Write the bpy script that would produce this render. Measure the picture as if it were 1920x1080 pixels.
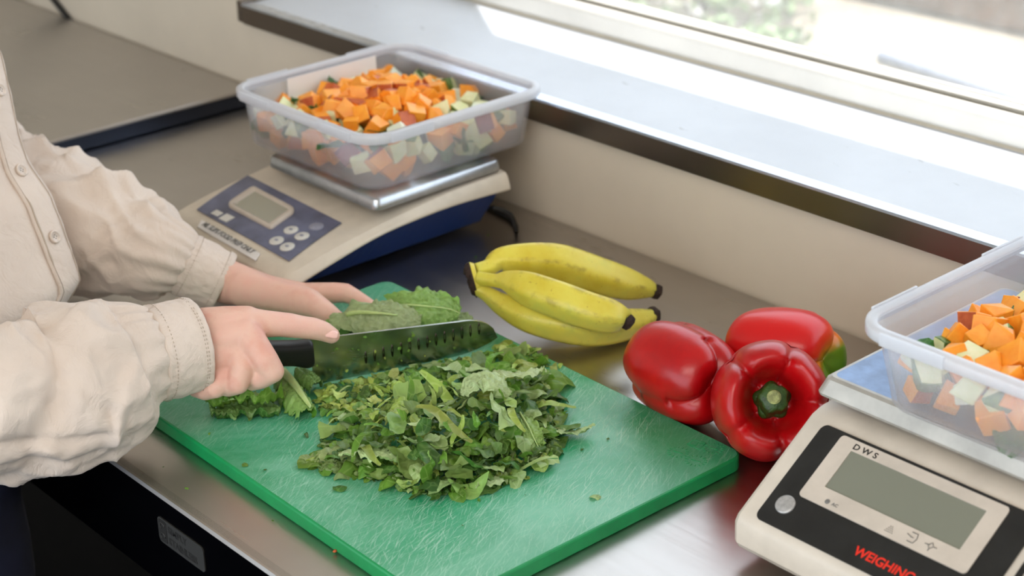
import bpy, bmesh, math, random
from mathutils import Vector, Matrix, noise, Quaternion
import colorsys
R = random.Random(7)
for o in list(bpy.data.objects): bpy.data.objects.remove(o)
SC = bpy.context.scene
COL = SC.collection

# ---------------------------------------------------------------- camera
CAM_LOC = Vector((0.992, -0.5465, 0.675))
RIGHT = Vector((0.66830162, 0.74355779, -0.02224312))
DOWN = Vector((0.29208381, -0.28978676, -0.91143331))
FWD = Vector((-0.6841491, 0.60261551, -0.41084615))
FPX = 3251.7
cam = bpy.data.cameras.new('camera'); cam.sensor_width = 36; cam.lens = FPX/1920*36
co = bpy.data.objects.new('camera', cam); COL.objects.link(co)
m3 = Matrix((RIGHT, -DOWN, -FWD)).transposed()
co.matrix_world = Matrix.Translation(CAM_LOC) @ m3.to_4x4()
cam.dof.use_dof = True; cam.dof.focus_distance = 1.31; cam.dof.aperture_fstop = 7.0
cam.clip_start = 0.05
SC.camera = co

def at(px, py, d):      # a point of the place, d metres in front of the camera
    return CAM_LOC + (RIGHT*((px-960)/FPX) + DOWN*((py-540)/FPX) + FWD)*d
def on(px, py, z=0.0):  # a point of the place at height z over the worktop
    D = RIGHT*((px-960)/FPX) + DOWN*((py-540)/FPX) + FWD
    return CAM_LOC + D*((CAM_LOC.z-z)/-D.z)

# ---------------------------------------------------------------- world, sun, lamps, exposure
W = bpy.data.worlds.new('sky'); SC.world = W; W.use_nodes = True
nt = W.node_tree; bg = nt.nodes['Background']
bg.inputs[0].default_value = (0.80, 0.90, 1.0, 1); bg.inputs[1].default_value = 3.1
SC.view_settings.view_transform = 'Standard'; SC.view_settings.look = 'None'
SC.view_settings.exposure = 0.0; SC.view_settings.gamma = 1.0; SC.view_settings.use_curve_mapping = False
SUN_ELEV = math.radians(68.1)
sun = bpy.data.lights.new('sun', 'SUN'); sun.energy = 11; sun.angle = math.radians(0.6); sun.color = (1, .97, .92)
so = bpy.data.objects.new('sun', sun); COL.objects.link(so)
sd = Vector((0.85*math.cos(SUN_ELEV), -0.53*math.cos(SUN_ELEV), -math.sin(SUN_ELEV)))
so.rotation_euler = sd.to_track_quat('-Z', 'Y').to_euler()
def area(name, loc, target, sx, sy, power, color):
    l = bpy.data.lights.new(name, 'AREA'); l.shape = 'RECTANGLE'; l.size = sx; l.size_y = sy; l.energy = power; l.color = color
    o = bpy.data.objects.new(name, l); COL.objects.link(o); o.location = loc
    o.rotation_euler = (Vector(target)-Vector(loc)).to_track_quat('-Z', 'Y').to_euler()
    return o
# unseen fill lights, added: one high up, one from the right side
area('high_fill_light', (0.9, -1.1, 1.42), (0.1, 0.3, 0), 1.6, 0.8, 19, (1.0, .93, .85))
area('side_fill_light', (2.4, -1.7, 1.0), (0, 0.2, 0), 1.2, 1.4, 6, (1.0, .95, .9))

# ---------------------------------------------------------------- materials
def new_mat(name):
    m = bpy.data.materials.new(name); m.use_nodes = True
    n = m.node_tree; b = n.nodes['Principled BSDF']
    return m, n, b
def lin(c):
    return tuple(((v/255)/12.92 if v/255 <= .04045 else ((v/255+.055)/1.055)**2.4) for v in c)+(1,)
def ramp(n, fac, stops):
    r = n.nodes.new('ShaderNodeValToRGB')
    while len(r.color_ramp.elements) < len(stops): r.color_ramp.elements.new(.5)
    for e, (p, c) in zip(r.color_ramp.elements, stops): e.position = p; e.color = c
    n.links.new(fac, r.inputs[0]); return r.outputs[0]
def tex_noise(n, scale, detail=4, rough=.6, vec=None, dist=0):
    t = n.nodes.new('ShaderNodeTexNoise'); t.inputs['Scale'].default_value = scale
    t.inputs['Detail'].default_value = detail; t.inputs['Roughness'].default_value = rough
    t.inputs['Distortion'].default_value = dist
    if vec: n.links.new(vec, t.inputs['Vector'])
    return t.outputs[0]
def coords(n, kind='Object', scale=(1, 1, 1), rot=(0, 0, 0)):
    c = n.nodes.new('ShaderNodeTexCoord'); src = c.outputs[kind]
    if any(rot):        # turn first, stretch second
        m0 = n.nodes.new('ShaderNodeMapping'); m0.inputs['Rotation'].default_value = rot
        n.links.new(src, m0.inputs[0]); src = m0.outputs[0]
    mp = n.nodes.new('ShaderNodeMapping'); mp.inputs['Scale'].default_value = scale
    n.links.new(src, mp.inputs[0]); return mp.outputs[0]
def bump(n, b, h, strength=.3, dist=.001, prev=None):
    x = n.nodes.new('ShaderNodeBump'); x.inputs['Strength'].default_value = strength
    x.inputs['Distance'].default_value = dist
    n.links.new(h, x.inputs['Height'])
    if prev: n.links.new(prev, x.inputs['Normal'])
    n.links.new(x.outputs[0], b.inputs['Normal']); return x.outputs[0]
def mix(n, fac, a, b, mode='MIX'):
    x = n.nodes.new('ShaderNodeMix'); x.data_type = 'RGBA'; x.blend_type = mode
    for s, v in ((0, fac), (6, a), (7, b)):
        if hasattr(v, 'is_linked'): n.links.new(v, x.inputs[s])
        else: x.inputs[s].default_value = v
    return x.outputs[2]
def math_(n, op, a, b=None):
    x = n.nodes.new('ShaderNodeMath'); x.operation = op
    for s, v in ((0, a), (1, b)):
        if v is None: continue
        if hasattr(v, 'is_linked'): n.links.new(v, x.inputs[s])
        else: x.inputs[s].default_value = v
    return x.outputs[0]
def plain(name, rgb, rough=.5, metal=0, spec=.5, nscale=0, namt=.12, bumps=0, bscale=800, bdist=.0003, **kw):
    m, n, b = new_mat(name); c = lin(rgb)
    b.inputs['Roughness'].default_value = rough; b.inputs['Metallic'].default_value = metal
    b.inputs['Specular IOR Level'].default_value = spec
    if nscale:
        f = tex_noise(n, nscale, 5, .6, coords(n))
        d = tuple(v*(1-namt*2.2) for v in c[:3])+(1,); e = tuple(min(1, v*(1+namt)) for v in c[:3])+(1,)
        n.links.new(ramp(n, f, [(.3, d), (.65, e)]), b.inputs['Base Color'])
    else: b.inputs['Base Color'].default_value = c
    if bumps: bump(n, b, tex_noise(n, bscale, 3, .6, coords(n)), bumps, bdist)
    for k, v in kw.items(): b.inputs[k].default_value = v
    return m

def steel(name, rough=.25, col=(150, 146, 142), stretch=(4, 170, 4), br=.05):
    m, n, b = new_mat(name)
    b.inputs['Metallic'].default_value = 1
    v = coords(n, scale=stretch); f = tex_noise(n, 1.0, 6, .7, v)
    g = tex_noise(n, 7, 4, .6, coords(n))
    n.links.new(ramp(n, g, [(.3, tuple(x*.86 for x in lin(col)[:3])+(1,)), (.7, lin(col))]), b.inputs['Base Color'])
    rr = n.nodes.new('ShaderNodeMapRange'); n.links.new(math_(n, 'ADD', math_(n, 'MULTIPLY', f, .5), math_(n, 'MULTIPLY', g, .5)), rr.inputs[0])
    rr.inputs['From Min'].default_value = .3; rr.inputs['From Max'].default_value = .7
    rr.inputs['To Min'].default_value = rough-.06; rr.inputs['To Max'].default_value = rough+.1
    n.links.new(rr.outputs[0], b.inputs['Roughness'])
    bump(n, b, f, br, .0004)
    return m
M = {}
M['bench'] = steel('bench steel', .30, (194, 189, 184))
M['apron'] = plain('shade dark apron steel', (15, 15, 17), .3, 1)  # stainless coloured near black, the dark it mirrors put into the colour
M['edge_reflection'] = plain('reflection tinted edge', (64, 70, 84), .18, 1)  # bluish dark reflection on the bench end, put into the colour
M['ledge'] = plain('worn pale ledge steel', (200, 205, 212), .42, .0, nscale=9, namt=.03, bumps=.1, bscale=200)
def ledge_marks():
    n = M['ledge'].node_tree; b = n.nodes['Principled BSDF']; src = b.inputs['Base Color'].links[0].from_socket
    f = tex_noise(n, 1, 2, .5, coords(n, scale=(34, 70, 1), rot=(0, 0, .3)))
    k = ramp(n, f, [(.70, (0, 0, 0, 1)), (.74, (1, 1, 1, 1))])
    n.links.new(mix(n, math_(n, 'MULTIPLY', k, .3), src, lin((120, 118, 112))), b.inputs['Base Color'])
ledge_marks()
M['ledge_lip'] = steel('sky tinted ledge lip', .24, (206, 216, 230), (3, 200, 3), .03)  # bluer and brighter than the ledge: sky reflection put into the colour
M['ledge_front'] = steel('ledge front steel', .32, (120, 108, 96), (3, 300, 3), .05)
M['blade'] = steel('blade steel', .22, (186, 190, 184), (60, 60, 900), .04)
M['dimple'] = plain('dimple steel', (74, 68, 60), .3, 1)
M['platter'] = plain('stainless platter', (190, 195, 200), .3, 1, nscale=30)
M['platter_white'] = plain('dull grey platter', (176, 172, 164), .42, .4, nscale=20)
M['film'] = plain('blue protective film', (112, 140, 180), .36, .15, nscale=60, namt=.15)
M['wall'] = plain('cream wall panel', (208, 194, 174), .55, nscale=3, namt=.05)
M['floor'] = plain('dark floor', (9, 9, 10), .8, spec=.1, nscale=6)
M['ceiling'] = plain('ceiling white', (225, 220, 210), .8)
M['white_frame'] = plain('white window frame', (235, 233, 226), .35, nscale=8, namt=.04)
M['shirt'] = None
M['black'] = plain('black plastic', (14, 14, 15), .42, bumps=.3, bscale=1500)
M['dark'] = plain('dark rubber', (20, 18, 17), .6)
M['cream'] = plain('cream scale plastic', (206, 195, 178), .42, nscale=25, namt=.06, bumps=.15, bscale=900)
M['white_body'] = plain('white scale plastic', (206, 196, 182), .4, nscale=25, namt=.05)
M['navy'] = plain('navy scale plastic', (24, 52, 112), .4)
M['panel_blue'] = plain('blue grey keypad film', (96, 100, 124), .35, nscale=30, namt=.2)
M['panel_black'] = plain('black keypad film', (26, 26, 25), .42, nscale=60, namt=.2)
M['bezel'] = plain('light display bezel', (196, 185, 172), .4, nscale=40, namt=.05)
M['lcd'] = plain('grey liquid crystal', (122, 124, 110), .2)
M['lcd2'] = plain('pale liquid crystal', (160, 158, 142), .25)
M['key'] = plain('pale key', (205, 204, 198), .4)
M['key_grey'] = plain('grey key', (140, 142, 158), .4)
M['silver_key'] = plain('silver key', (176, 174, 172), .35, .3, nscale=300)
M['ink'] = plain('black ink', (28, 26, 24), .5)
M['grey_ink'] = plain('grey ink', (110, 108, 104), .5)
M['red_ink'] = plain('red ink', (225, 40, 18), .5)
M['paper'] = plain('white paper label', (224, 220, 216), .6)
M['trousers'] = plain('navy cotton', (20, 26, 56), .85, nscale=40)
M['hair'] = plain('brown hair', (60, 40, 28), .6, nscale=200)
M['shoe'] = plain('black leather', (18, 17, 17), .5)
M['nail'] = plain('fingernail', (236, 190, 178), .25, nscale=60, namt=.05)
M['btn'] = plain('shell button', (214, 198, 184), .35, nscale=200, namt=.1)
M['thread'] = plain('sewing thread', (186, 170, 152), .8)
M['cable'] = plain('black cable', (25, 22, 20), .5)
M['plate'] = plain('grey name plate', (40, 39, 37), .6)

# skin
def skin_mat():
    m, n, b = new_mat('skin')
    f = tex_noise(n, 38, 4, .55, coords(n)); f2 = tex_noise(n, 600, 3, .6, coords(n))
    c = ramp(n, f, [(.33, lin((226, 178, 162))), (.5, lin((226, 184, 166))), (.68, lin((218, 164, 147)))])
    n.links.new(c, b.inputs['Base Color'])
    b.inputs['Roughness'].default_value = .5; b.inputs['Specular IOR Level'].default_value = .35
    b.inputs['Subsurface Weight'].default_value = .15; b.inputs['Subsurface Radius'].default_value = (.012, .005, .003)
    b.inputs['Subsurface Scale'].default_value = .35
    v = n.nodes.new('ShaderNodeTexVoronoi'); v.inputs['Scale'].default_value = 900
    n.links.new(coords(n), v.inputs['Vector'])
    p = bump(n, b, v.outputs[0], .12, .0003)
    bump(n, b, tex_noise(n, 130, 3, .5, coords(n)), .25, .0006, p)
    return m
M['skin'] = skin_mat()
def cloth_mat():
    m, n, b = new_mat('beige cotton twill')
    f = tex_noise(n, 9, 4, .6, coords(n))
    n.links.new(ramp(n, f, [(.3, lin((210, 194, 181))), (.7, lin((223, 209, 197)))]), b.inputs['Base Color'])
    b.inputs['Roughness'].default_value = .85; b.inputs['Specular IOR Level'].default_value = .15
    b.inputs['Sheen Weight'].default_value = .15
    w = n.nodes.new('ShaderNodeTexWave'); w.inputs['Scale'].default_value = 420; w.inputs['Distortion'].default_value = .4
    n.links.new(coords(n), w.inputs[0])
    p = bump(n, b, w.outputs[0], .06, .0002)
    p = bump(n, b, tex_noise(n, 1400, 2, .5, coords(n)), .12, .0003, p)
    bump(n, b, tex_noise(n, 45, 5, .55, coords(n), 1.5), .55, .004, p)
    return m
M['shirt'] = cloth_mat()

def board_mat():
    m, n, b = new_mat('green cutting board plastic')
    base = tex_noise(n, 9, 4, .6, coords(n))
    c0 = ramp(n, base, [(.3, lin((22, 136, 88))), (.7, lin((38, 156, 108)))])
    cur = c0; hs = None
    for rot, sc, thr in ((1.13, (22, 620, 1), .56), (.85, (30, 760, 1), .57), (1.38, (26, 700, 1), .58), (.45, (24, 640, 1), .61), (1.75, (22, 600, 1), .60)):
        f = tex_noise(n, 1, 4, .75, coords(n, scale=sc, rot=(0, 0, rot)))
        msk = ramp(n, f, [(thr, (0, 0, 0, 1)), (thr+.05, (1, 1, 1, 1))])
        zone = ramp(n, tex_noise(n, 7+rot, 3, .5, coords(n)), [(.38, (0.05, 0.05, 0.05, 1)), (.58, (1, 1, 1, 1))])
        k = math_(n, 'MULTIPLY', msk, zone); k = math_(n, 'MULTIPLY', k, .55)
        cur = mix(n, k, cur, lin((176, 214, 192)))
        hs = msk if hs is None else math_(n, 'ADD', hs, msk)
    worn = ramp(n, tex_noise(n, 8, 6, .7, coords(n), .8), [(.42, (0, 0, 0, 1)), (.66, (1, 1, 1, 1))])
    cur = mix(n, math_(n, 'MULTIPLY', worn, .55), cur, lin((130, 196, 165)))
    n.links.new(cur, b.inputs['Base Color'])
    b.inputs['Roughness'].default_value = .38; b.inputs['Specular IOR Level'].default_value = .85
    w = n.nodes.new('ShaderNodeTexWave'); w.inputs['Scale'].default_value = 260; w.bands_direction = 'X'
    n.links.new(coords(n, rot=(0, 0, .8)), w.inputs[0])
    p = bump(n, b, w.outputs[0], .10, .0002)
    bump(n, b, hs, .25, .0002, p)
    return m
M['board'] = board_mat()
M['board_edge'] = plain('green board edge', (10, 140, 78), .35, nscale=30, namt=.08, **{'Subsurface Weight': .15, 'Subsurface Scale': .01})

def leaf_mat(name, top, under, vein, bscale=150, hue=.02, rough=.42):
    m, n, b = new_mat(name)
    v = n.nodes.new('ShaderNodeTexVoronoi'); v.feature = 'DISTANCE_TO_EDGE'; v.inputs['Scale'].default_value = bscale
    cd = coords(n); nz = n.nodes.new('ShaderNodeTexNoise'); nz.inputs['Scale'].default_value = 90
    n.links.new(cd, nz.inputs[0])
    n.links.new(mix(n, .0035, cd, nz.outputs[1], 'ADD'), v.inputs['Vector'])
    vm = ramp(n, v.outputs[0], [(.0, (1, 1, 1, 1)), (.07, (0, 0, 0, 1))])
    f = tex_noise(n, 55, 4, .6, cd)
    t = ramp(n, f, [(.3, tuple(x*.55 for x in lin(top)[:3])+(1,)), (.7, lin(top))])
    u = ramp(n, f, [(.3, tuple(x*.75 for x in lin(under)[:3])+(1,)), (.7, lin(under))])
    g = n.nodes.new('ShaderNodeNewGeometry')
    c = mix(n, g.outputs['Backfacing'], t, u)
    c = mix(n, math_(n, 'MULTIPLY', vm, .26), c, lin(vein))
    oi = n.nodes.new('ShaderNodeObjectInfo'); hs = n.nodes.new('ShaderNodeHueSaturation')
    n.links.new(c, hs.inputs['Color'])
    mr = n.nodes.new('ShaderNodeMapRange'); n.links.new(oi.outputs['Random'], mr.inputs[0])
    mr.inputs['To Min'].default_value = .5-hue; mr.inputs['To Max'].default_value = .5+hue*.5
    n.links.new(mr.outputs[0], hs.inputs['Hue'])
    m2 = n.nodes.new('ShaderNodeMapRange'); n.links.new(math_(n, 'FRACT', math_(n, 'MULTIPLY', oi.outputs['Random'], 7.3)), m2.inputs[0])
    m2.inputs['To Min'].default_value = .85; m2.inputs['To Max'].default_value = 1.45
    n.links.new(m2.outputs[0], hs.inputs['Value'])
    n.links.new(hs.outputs[0], b.inputs['Base Color'])
    b.inputs['Roughness'].default_value = rough; b.inputs['Specular IOR Level'].default_value = .45
    p = bump(n, b, math_(n, 'MINIMUM', v.outputs[0], .3), .55, .0016)
    bump(n, b, f, .3, .002, p)
    tr = n.nodes.new('ShaderNodeBsdfTranslucent'); n.links.new(hs.outputs[0], tr.inputs[0])
    mx = n.nodes.new('ShaderNodeMixShader'); mx.inputs[0].default_value = .22
    out = n.nodes['Material Output']
    n.links.new(b.outputs[0], mx.inputs[1]); n.links.new(tr.outputs[0], mx.inputs[2]); n.links.new(mx.outputs[0], out.inputs[0])
    return m
M['leaf_dark'] = leaf_mat('dark lettuce leaf', (66, 108, 40), (112, 146, 78), (140, 172, 96))
M['leaf_mid'] = leaf_mat('green lettuce leaf', (104, 152, 52), (140, 172, 92), (170, 200, 110))
M['leaf_pale'] = leaf_mat('pale lettuce leaf', (160, 188, 118), (178, 200, 144), (204, 220, 168))
M['leaf_yellow'] = leaf_mat('yellow green lettuce heart', (164, 190, 84), (176, 196, 108), (212, 222, 156))
M['rib'] = plain('pale lettuce rib', (178, 200, 128), .35, nscale=60, namt=.1, **{'Subsurface Weight': .2, 'Subsurface Scale': .01})
M['spinach'] = leaf_mat('dark spinach leaf', (56, 112, 50), (84, 130, 76), (120, 160, 90))

def veg(name, a, bcol, sc=60, rough=.38, sss=.2, bmp=.2):
    m, n, b = new_mat(name)
    f = tex_noise(n, sc, 4, .6, coords(n))
    n.links.new(ramp(n, f, [(.35, lin(a)), (.65, lin(bcol))]), b.inputs['Base Color'])
    b.inputs['Roughness'].default_value = rough
    b.inputs['Subsurface Weight'].default_value = sss; b.inputs['Subsurface Scale'].default_value = .006
    bump(n, b, tex_noise(n, sc*8, 3, .6, coords(n)), bmp, .0006)
    return m
M['potato'] = veg('sweet potato flesh', (246, 150, 34), (255, 172, 58))
M['potato_skin'] = veg('sweet potato skin', (176, 76, 28), (206, 104, 50), 90, .5, 0, .5)
M['potato_red'] = veg('purple sweet potato skin', (128, 30, 40), (150, 50, 58), 90, .5, 0, .5)
M['courgette'] = veg('courgette flesh', (216, 222, 160), (236, 236, 194), 60)
M['courgette_skin'] = veg('courgette skin', (52, 92, 44), (120, 150, 70), 220, .35, 0, .1)
M['onion'] = veg('white vegetable', (226, 232, 208), (240, 242, 226), 40)

def pepper_mat(green):
    m, n, b = new_mat('red pepper skin' + (' with green patch' if green else ''))
    f = tex_noise(n, 30, 4, .6, coords(n))
    c = ramp(n, f, [(.3, lin((154, 4, 10))), (.7, lin((184, 9, 15)))])
    if green:
        g = coords(n)
        s = n.nodes.new('ShaderNodeVectorMath'); s.operation = 'DISTANCE'
        n.links.new(g, s.inputs[0]); s.inputs[1].default_value = green
        k = math_(n, 'ADD', s.outputs[1], math_(n, 'MULTIPLY', tex_noise(n, 60, 2, .5, g), .006))
        mr = n.nodes.new('ShaderNodeMapRange'); n.links.new(k, mr.inputs[0]); mr.inputs['From Max'].default_value = .06
        c = mix(n, 1.0, c, ramp(n, mr.outputs[0], [(.25, lin((76, 122, 20))), (.48, lin((96, 130, 22))), (.62, lin((226, 120, 20))), (.78, lin((222, 60, 20))), (.95, lin((206, 14, 18)))]))
    n.links.new(c, b.inputs['Base Color'])
    b.inputs['Roughness'].default_value = .30; b.inputs['Specular IOR Level'].default_value = .45
    b.inputs['Coat Weight'].default_value = .12; b.inputs['Coat Roughness'].default_value = .2
    p = bump(n, b, tex_noise(n, 45, 3, .5, coords(n)), .25, .002)
    bump(n, b, tex_noise(n, 500, 3, .5, coords(n)), .1, .0003, p)
    return m
M['pepper'] = pepper_mat(None)
M['stem'] = plain('green pepper stem', (46, 76, 24), .45, nscale=120, namt=.3, bumps=.6, bscale=500, bdist=.001)
M['stem_end'] = plain('dry cut stem end', (150, 156, 96), .6, nscale=200, namt=.3, bumps=.6, bscale=600, bdist=.001)

def banana_mat():
    m, n, b = new_mat('banana peel')
    cd = coords(n)
    f = tex_noise(n, 22, 4, .6, cd)
    c = ramp(n, f, [(.3, lin((204, 182, 48))), (.55, lin((218, 204, 80))), (.75, lin((196, 198, 88)))])
    att = n.nodes.new('ShaderNodeAttribute'); att.attribute_name = 'edge'
    e = math_(n, 'MULTIPLY', att.outputs['Fac'], ramp(n, tex_noise(n, 70, 4, .7, cd), [(.47, (0, 0, 0, 1)), (.62, (1, 1, 1, 1))]))
    c = mix(n, math_(n, 'MULTIPLY', e, .8), c, lin((92, 60, 20)))
    att2 = n.nodes.new('ShaderNodeAttribute'); att2.attribute_name = 'green'
    c = mix(n, att2.outputs['Fac'], c, lin((160, 178, 70)))
    sp = ramp(n, tex_noise(n, 240, 3, .6, cd), [(.66, (0, 0, 0, 1)), (.72, (1, 1, 1, 1))])
    c = mix(n, math_(n, 'MULTIPLY', sp, .5), c, lin((140, 96, 30)))
    n.links.new(c, b.inputs['Base Color'])
    b.inputs['Roughness'].default_value = .38; b.inputs['Subsurface Weight'].default_value = .1; b.inputs['Subsurface Scale'].default_value = .006
    bump(n, b, tex_noise(n, 300, 3, .6, cd), .12, .0004)
    return m
M['banana'] = banana_mat()
M['banana_dark'] = plain('dark banana tip', (52, 32, 22), .75, nscale=300, namt=.3, bumps=.9, bscale=500, bdist=.002)

def plastic(name, tint, transp, rough=.3):
    m, n, b = new_mat(name)
    out = n.nodes['Material Output']; n.nodes.remove(b)
    t = n.nodes.new('ShaderNodeBsdfTransparent'); t.inputs[0].default_value = (.97, .97, .98, 1)
    d = n.nodes.new('ShaderNodeBsdfDiffuse'); d.inputs[0].default_value = lin(tint)
    l = n.nodes.new('ShaderNodeBsdfTranslucent'); l.inputs[0].default_value = lin(tint)
    g = n.nodes.new('ShaderNodeBsdfGlossy'); g.inputs['Roughness'].default_value = rough
    a = n.nodes.new('ShaderNodeMixShader'); a.inputs[0].default_value = .5
    n.links.new(d.outputs[0], a.inputs[1]); n.links.new(l.outputs[0], a.inputs[2])
    c = n.nodes.new('ShaderNodeMixShader'); n.links.new(a.outputs[0], c.inputs[1]); n.links.new(t.outputs[0], c.inputs[2])
    f = tex_noise(n, 40, 5, .6, coords(n))
    mr = n.nodes.new('ShaderNodeMapRange'); n.links.new(f, mr.inputs[0])
    mr.inputs['To Min'].default_value = transp-.08; mr.inputs['To Max'].default_value = transp+.06
    n.links.new(mr.outputs[0], c.inputs[0])
    fr = n.nodes.new('ShaderNodeLayerWeight'); fr.inputs[0].default_value = .5
    frs = math_(n, 'ADD', math_(n, 'MULTIPLY', math_(n, 'POWER', fr.outputs[1], 4), .45), .035)
    e = n.nodes.new('ShaderNodeMixShader')
    n.links.new(frs, e.inputs[0]); n.links.new(c.outputs[0], e.inputs[1]); n.links.new(g.outputs[0], e.inputs[2])
    n.links.new(e.outputs[0], out.inputs[0])
    return m
M['tub'] = plastic('frosted polypropylene', (236, 238, 245), .76, .25)
M['tub_rim'] = plastic('frosted rim', (240, 242, 246), .28)
M['pane'] = plastic('glare hazed window glass', (245, 245, 240), .88, .05)  # milky share added to the glass as glare over the view

# ---------------------------------------------------------------- builders
def place(name, V, F, mats, parent=None, smooth=True, mi=None, origin=None, attrs=None):
    """one mesh object from world-space vertices; its origin goes to its own centre (or the parent's base)"""
    V = [Vector(v) for v in V]
    if origin is None:
        lo = Vector([min(v[i] for v in V) for i in range(3)]); hi = Vector([max(v[i] for v in V) for i in range(3)])
        origin = Vector(((lo.x+hi.x)/2, (lo.y+hi.y)/2, lo.z))
    if parent is not None:
        po = Vector(parent['_w']) ; rel = origin-po
    me = bpy.data.meshes.new(name); me.from_pydata([v-origin for v in V], [], F)
    if not isinstance(mats, (list, tuple)): mats = [mats]
    for m in mats: me.materials.append(m)
    if mi: me.polygons.foreach_set('material_index', mi)
    if smooth: me.polygons.foreach_set('use_smooth', [True]*len(me.polygons))
    if attrs:
        for k, vals in attrs.items():
            a = me.attributes.new(k, 'FLOAT', 'POINT'); a.data.foreach_set('value', vals)
    me.update()
    o = bpy.data.objects.new(name, me); COL.objects.link(o)
    o['_w'] = tuple(origin)
    if parent is not None: o.parent = parent; o.location = rel
    else: o.location = origin
    return o
def thing(name, loc, label, cat, group=None):
    o = bpy.data.objects.new(name, None); COL.objects.link(o); o.location = loc; o.empty_display_size = .02
    o['_w'] = tuple(loc); tag(o, label, cat, group); return o
def tag(o, label=None, cat=None, group=None, kind=None):
    if label: o['label'] = label
    if cat: o['category'] = cat
    if group: o['group'] = group
    if kind: o['kind'] = kind
    return o
def bm_data(bm):
    bm.verts.index_update()
    V = [v.co.copy() for v in bm.verts]; F = [[v.index for v in f.verts] for f in bm.faces]
    mi = [f.material_index for f in bm.faces]; bm.free(); return V, F, mi
def box_bm(c, s, bev=0, seg=2, bm=None, rot=None):
    b = bmesh.new()
    bmesh.ops.create_cube(b, size=1)
    for v in b.verts: v.co = Vector((v.co.x*s[0], v.co.y*s[1], v.co.z*s[2]))
    if bev: bmesh.ops.bevel(b, geom=b.edges[:], offset=bev, segments=seg, affect='EDGES', profile=.7)
    for v in b.verts:
        if rot: v.co = rot @ v.co
        v.co += Vector(c)
    return b
def box(name, c, s, mat, parent=None, bev=0, seg=2, rot=None, smooth=False):
    V, F, _ = bm_data(box_bm(c, s, bev, seg, rot=rot))
    return place(name, V, F, mat, parent, smooth=smooth)
def loft(rings, closed=True, caps=True):
    V = []; F = []; n = len(rings[0])
    for r in rings: V += [Vector(p) for p in r]
    for i in range(len(rings)-1):
        for j in range(n if closed else n-1):
            a = i*n+j; b = i*n+(j+1) % n
            F.append([a, b, b+n, a+n])
    if caps:
        F.append(list(range(n))[::-1]); F.append([(len(rings)-1)*n+k for k in range(n)])
    return V, F
def rrect(cx, cy, w, h, r, z, n=8):
    pts = []
    for (sx, sy, a0) in ((1, 1, 0), (-1, 1, 90), (-1, -1, 180), (1, -1, 270)):
        for k in range(n+1):
            a = math.radians(a0+90*k/n)
            pts.append(Vector((cx+sx*(w/2-r)+r*math.cos(a), cy+sy*(h/2-r)+r*math.sin(a), z)))
    return pts
def catmull(P, n):
    """smooth resampling of a list of tuples of floats"""
    out = []; m = len(P)
    for i in range(n):
        t = i*(m-1)/(n-1); k = min(int(t), m-2); u = t-k
        p0 = P[max(k-1, 0)]; p1 = P[k]; p2 = P[k+1]; p3 = P[min(k+2, m-1)]
        out.append(tuple(.5*((2*b)+(-a+c)*u+(2*a-5*b+4*c-d)*u*u+(-a+3*b-3*c+d)*u**3) for a, b, c, d in zip(p0, p1, p2, p3)))
    return out
def frames(path, up0):
    T = []
    for i in range(len(path)):
        a = path[max(i-1, 0)]; b = path[min(i+1, len(path)-1)]; T.append((b-a).normalized())
    N = []; u = up0
    for t in T:
        u = (u-t*u.dot(t)).normalized(); N.append(u)
    return T, N
def tube(path, rad, n=24, up0=Vector((0, 0, 1)), shape=None, caps=True):
    T, N = frames(path, up0); rings = []
    for i, (p, t, u) in enumerate(zip(path, T, N)):
        s = t.cross(u); ring = []
        for j in range(n):
            a = 2*math.pi*j/n; r = rad[i] if not callable(rad) else rad(i, a)
            if shape: r *= shape(i/(len(path)-1), a)
            ring.append(p+(u*math.cos(a)+s*math.sin(a))*r)
        rings.append(ring)
    return loft(rings, True, caps)
def bez(pts, n): return [Vector(p) for p in catmull([tuple(p) for p in pts], n)]
def capsule_mesh(bm, p0, r0, p1, r1, seg=20):
    """convex hull of two spheres: a tapered limb segment"""
    b = bmesh.new()
    for p, r in ((p0, r0), (p1, r1)):
        bmesh.ops.create_icosphere(b, subdivisions=3, radius=r, matrix=Matrix.Translation(p))
    r = bmesh.ops.convex_hull(b, input=b.verts[:])
    bmesh.ops.delete(b, geom=[v for v in b.verts if not v.link_faces], context='VERTS')
    bad = [g for g in set(r['geom_interior']) if isinstance(g, bmesh.types.BMVert) and g.is_valid]
    if bad: bmesh.ops.delete(b, geom=bad, context='VERTS')
    me = bpy.data.meshes.new('t'); b.to_mesh(me); b.free(); bm.from_mesh(me); bpy.data.meshes.remove(me)
def flesh(caps, voxel, smooth_it, fac=.6):
    bm = bmesh.new()
    for c in caps: capsule_mesh(bm, *c)
    me = bpy.data.meshes.new('flesh'); bm.to_mesh(me); bm.free()
    o = bpy.data.objects.new('flesh', me); COL.objects.link(o)
    md = o.modifiers.new('r', 'REMESH'); md.mode = 'VOXEL'; md.voxel_size = voxel
    sm = o.modifiers.new('s', 'SMOOTH'); sm.factor = fac; sm.iterations = smooth_it
    dg = bpy.context.evaluated_depsgraph_get(); ev = o.evaluated_get(dg); e = ev.to_mesh()
    V = [v.co.copy() for v in e.vertices]; F = [list(p.vertices) for p in e.polygons]
    ev.to_mesh_clear(); bpy.data.objects.remove(o); bpy.data.meshes.remove(me)
    return V, F
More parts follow.
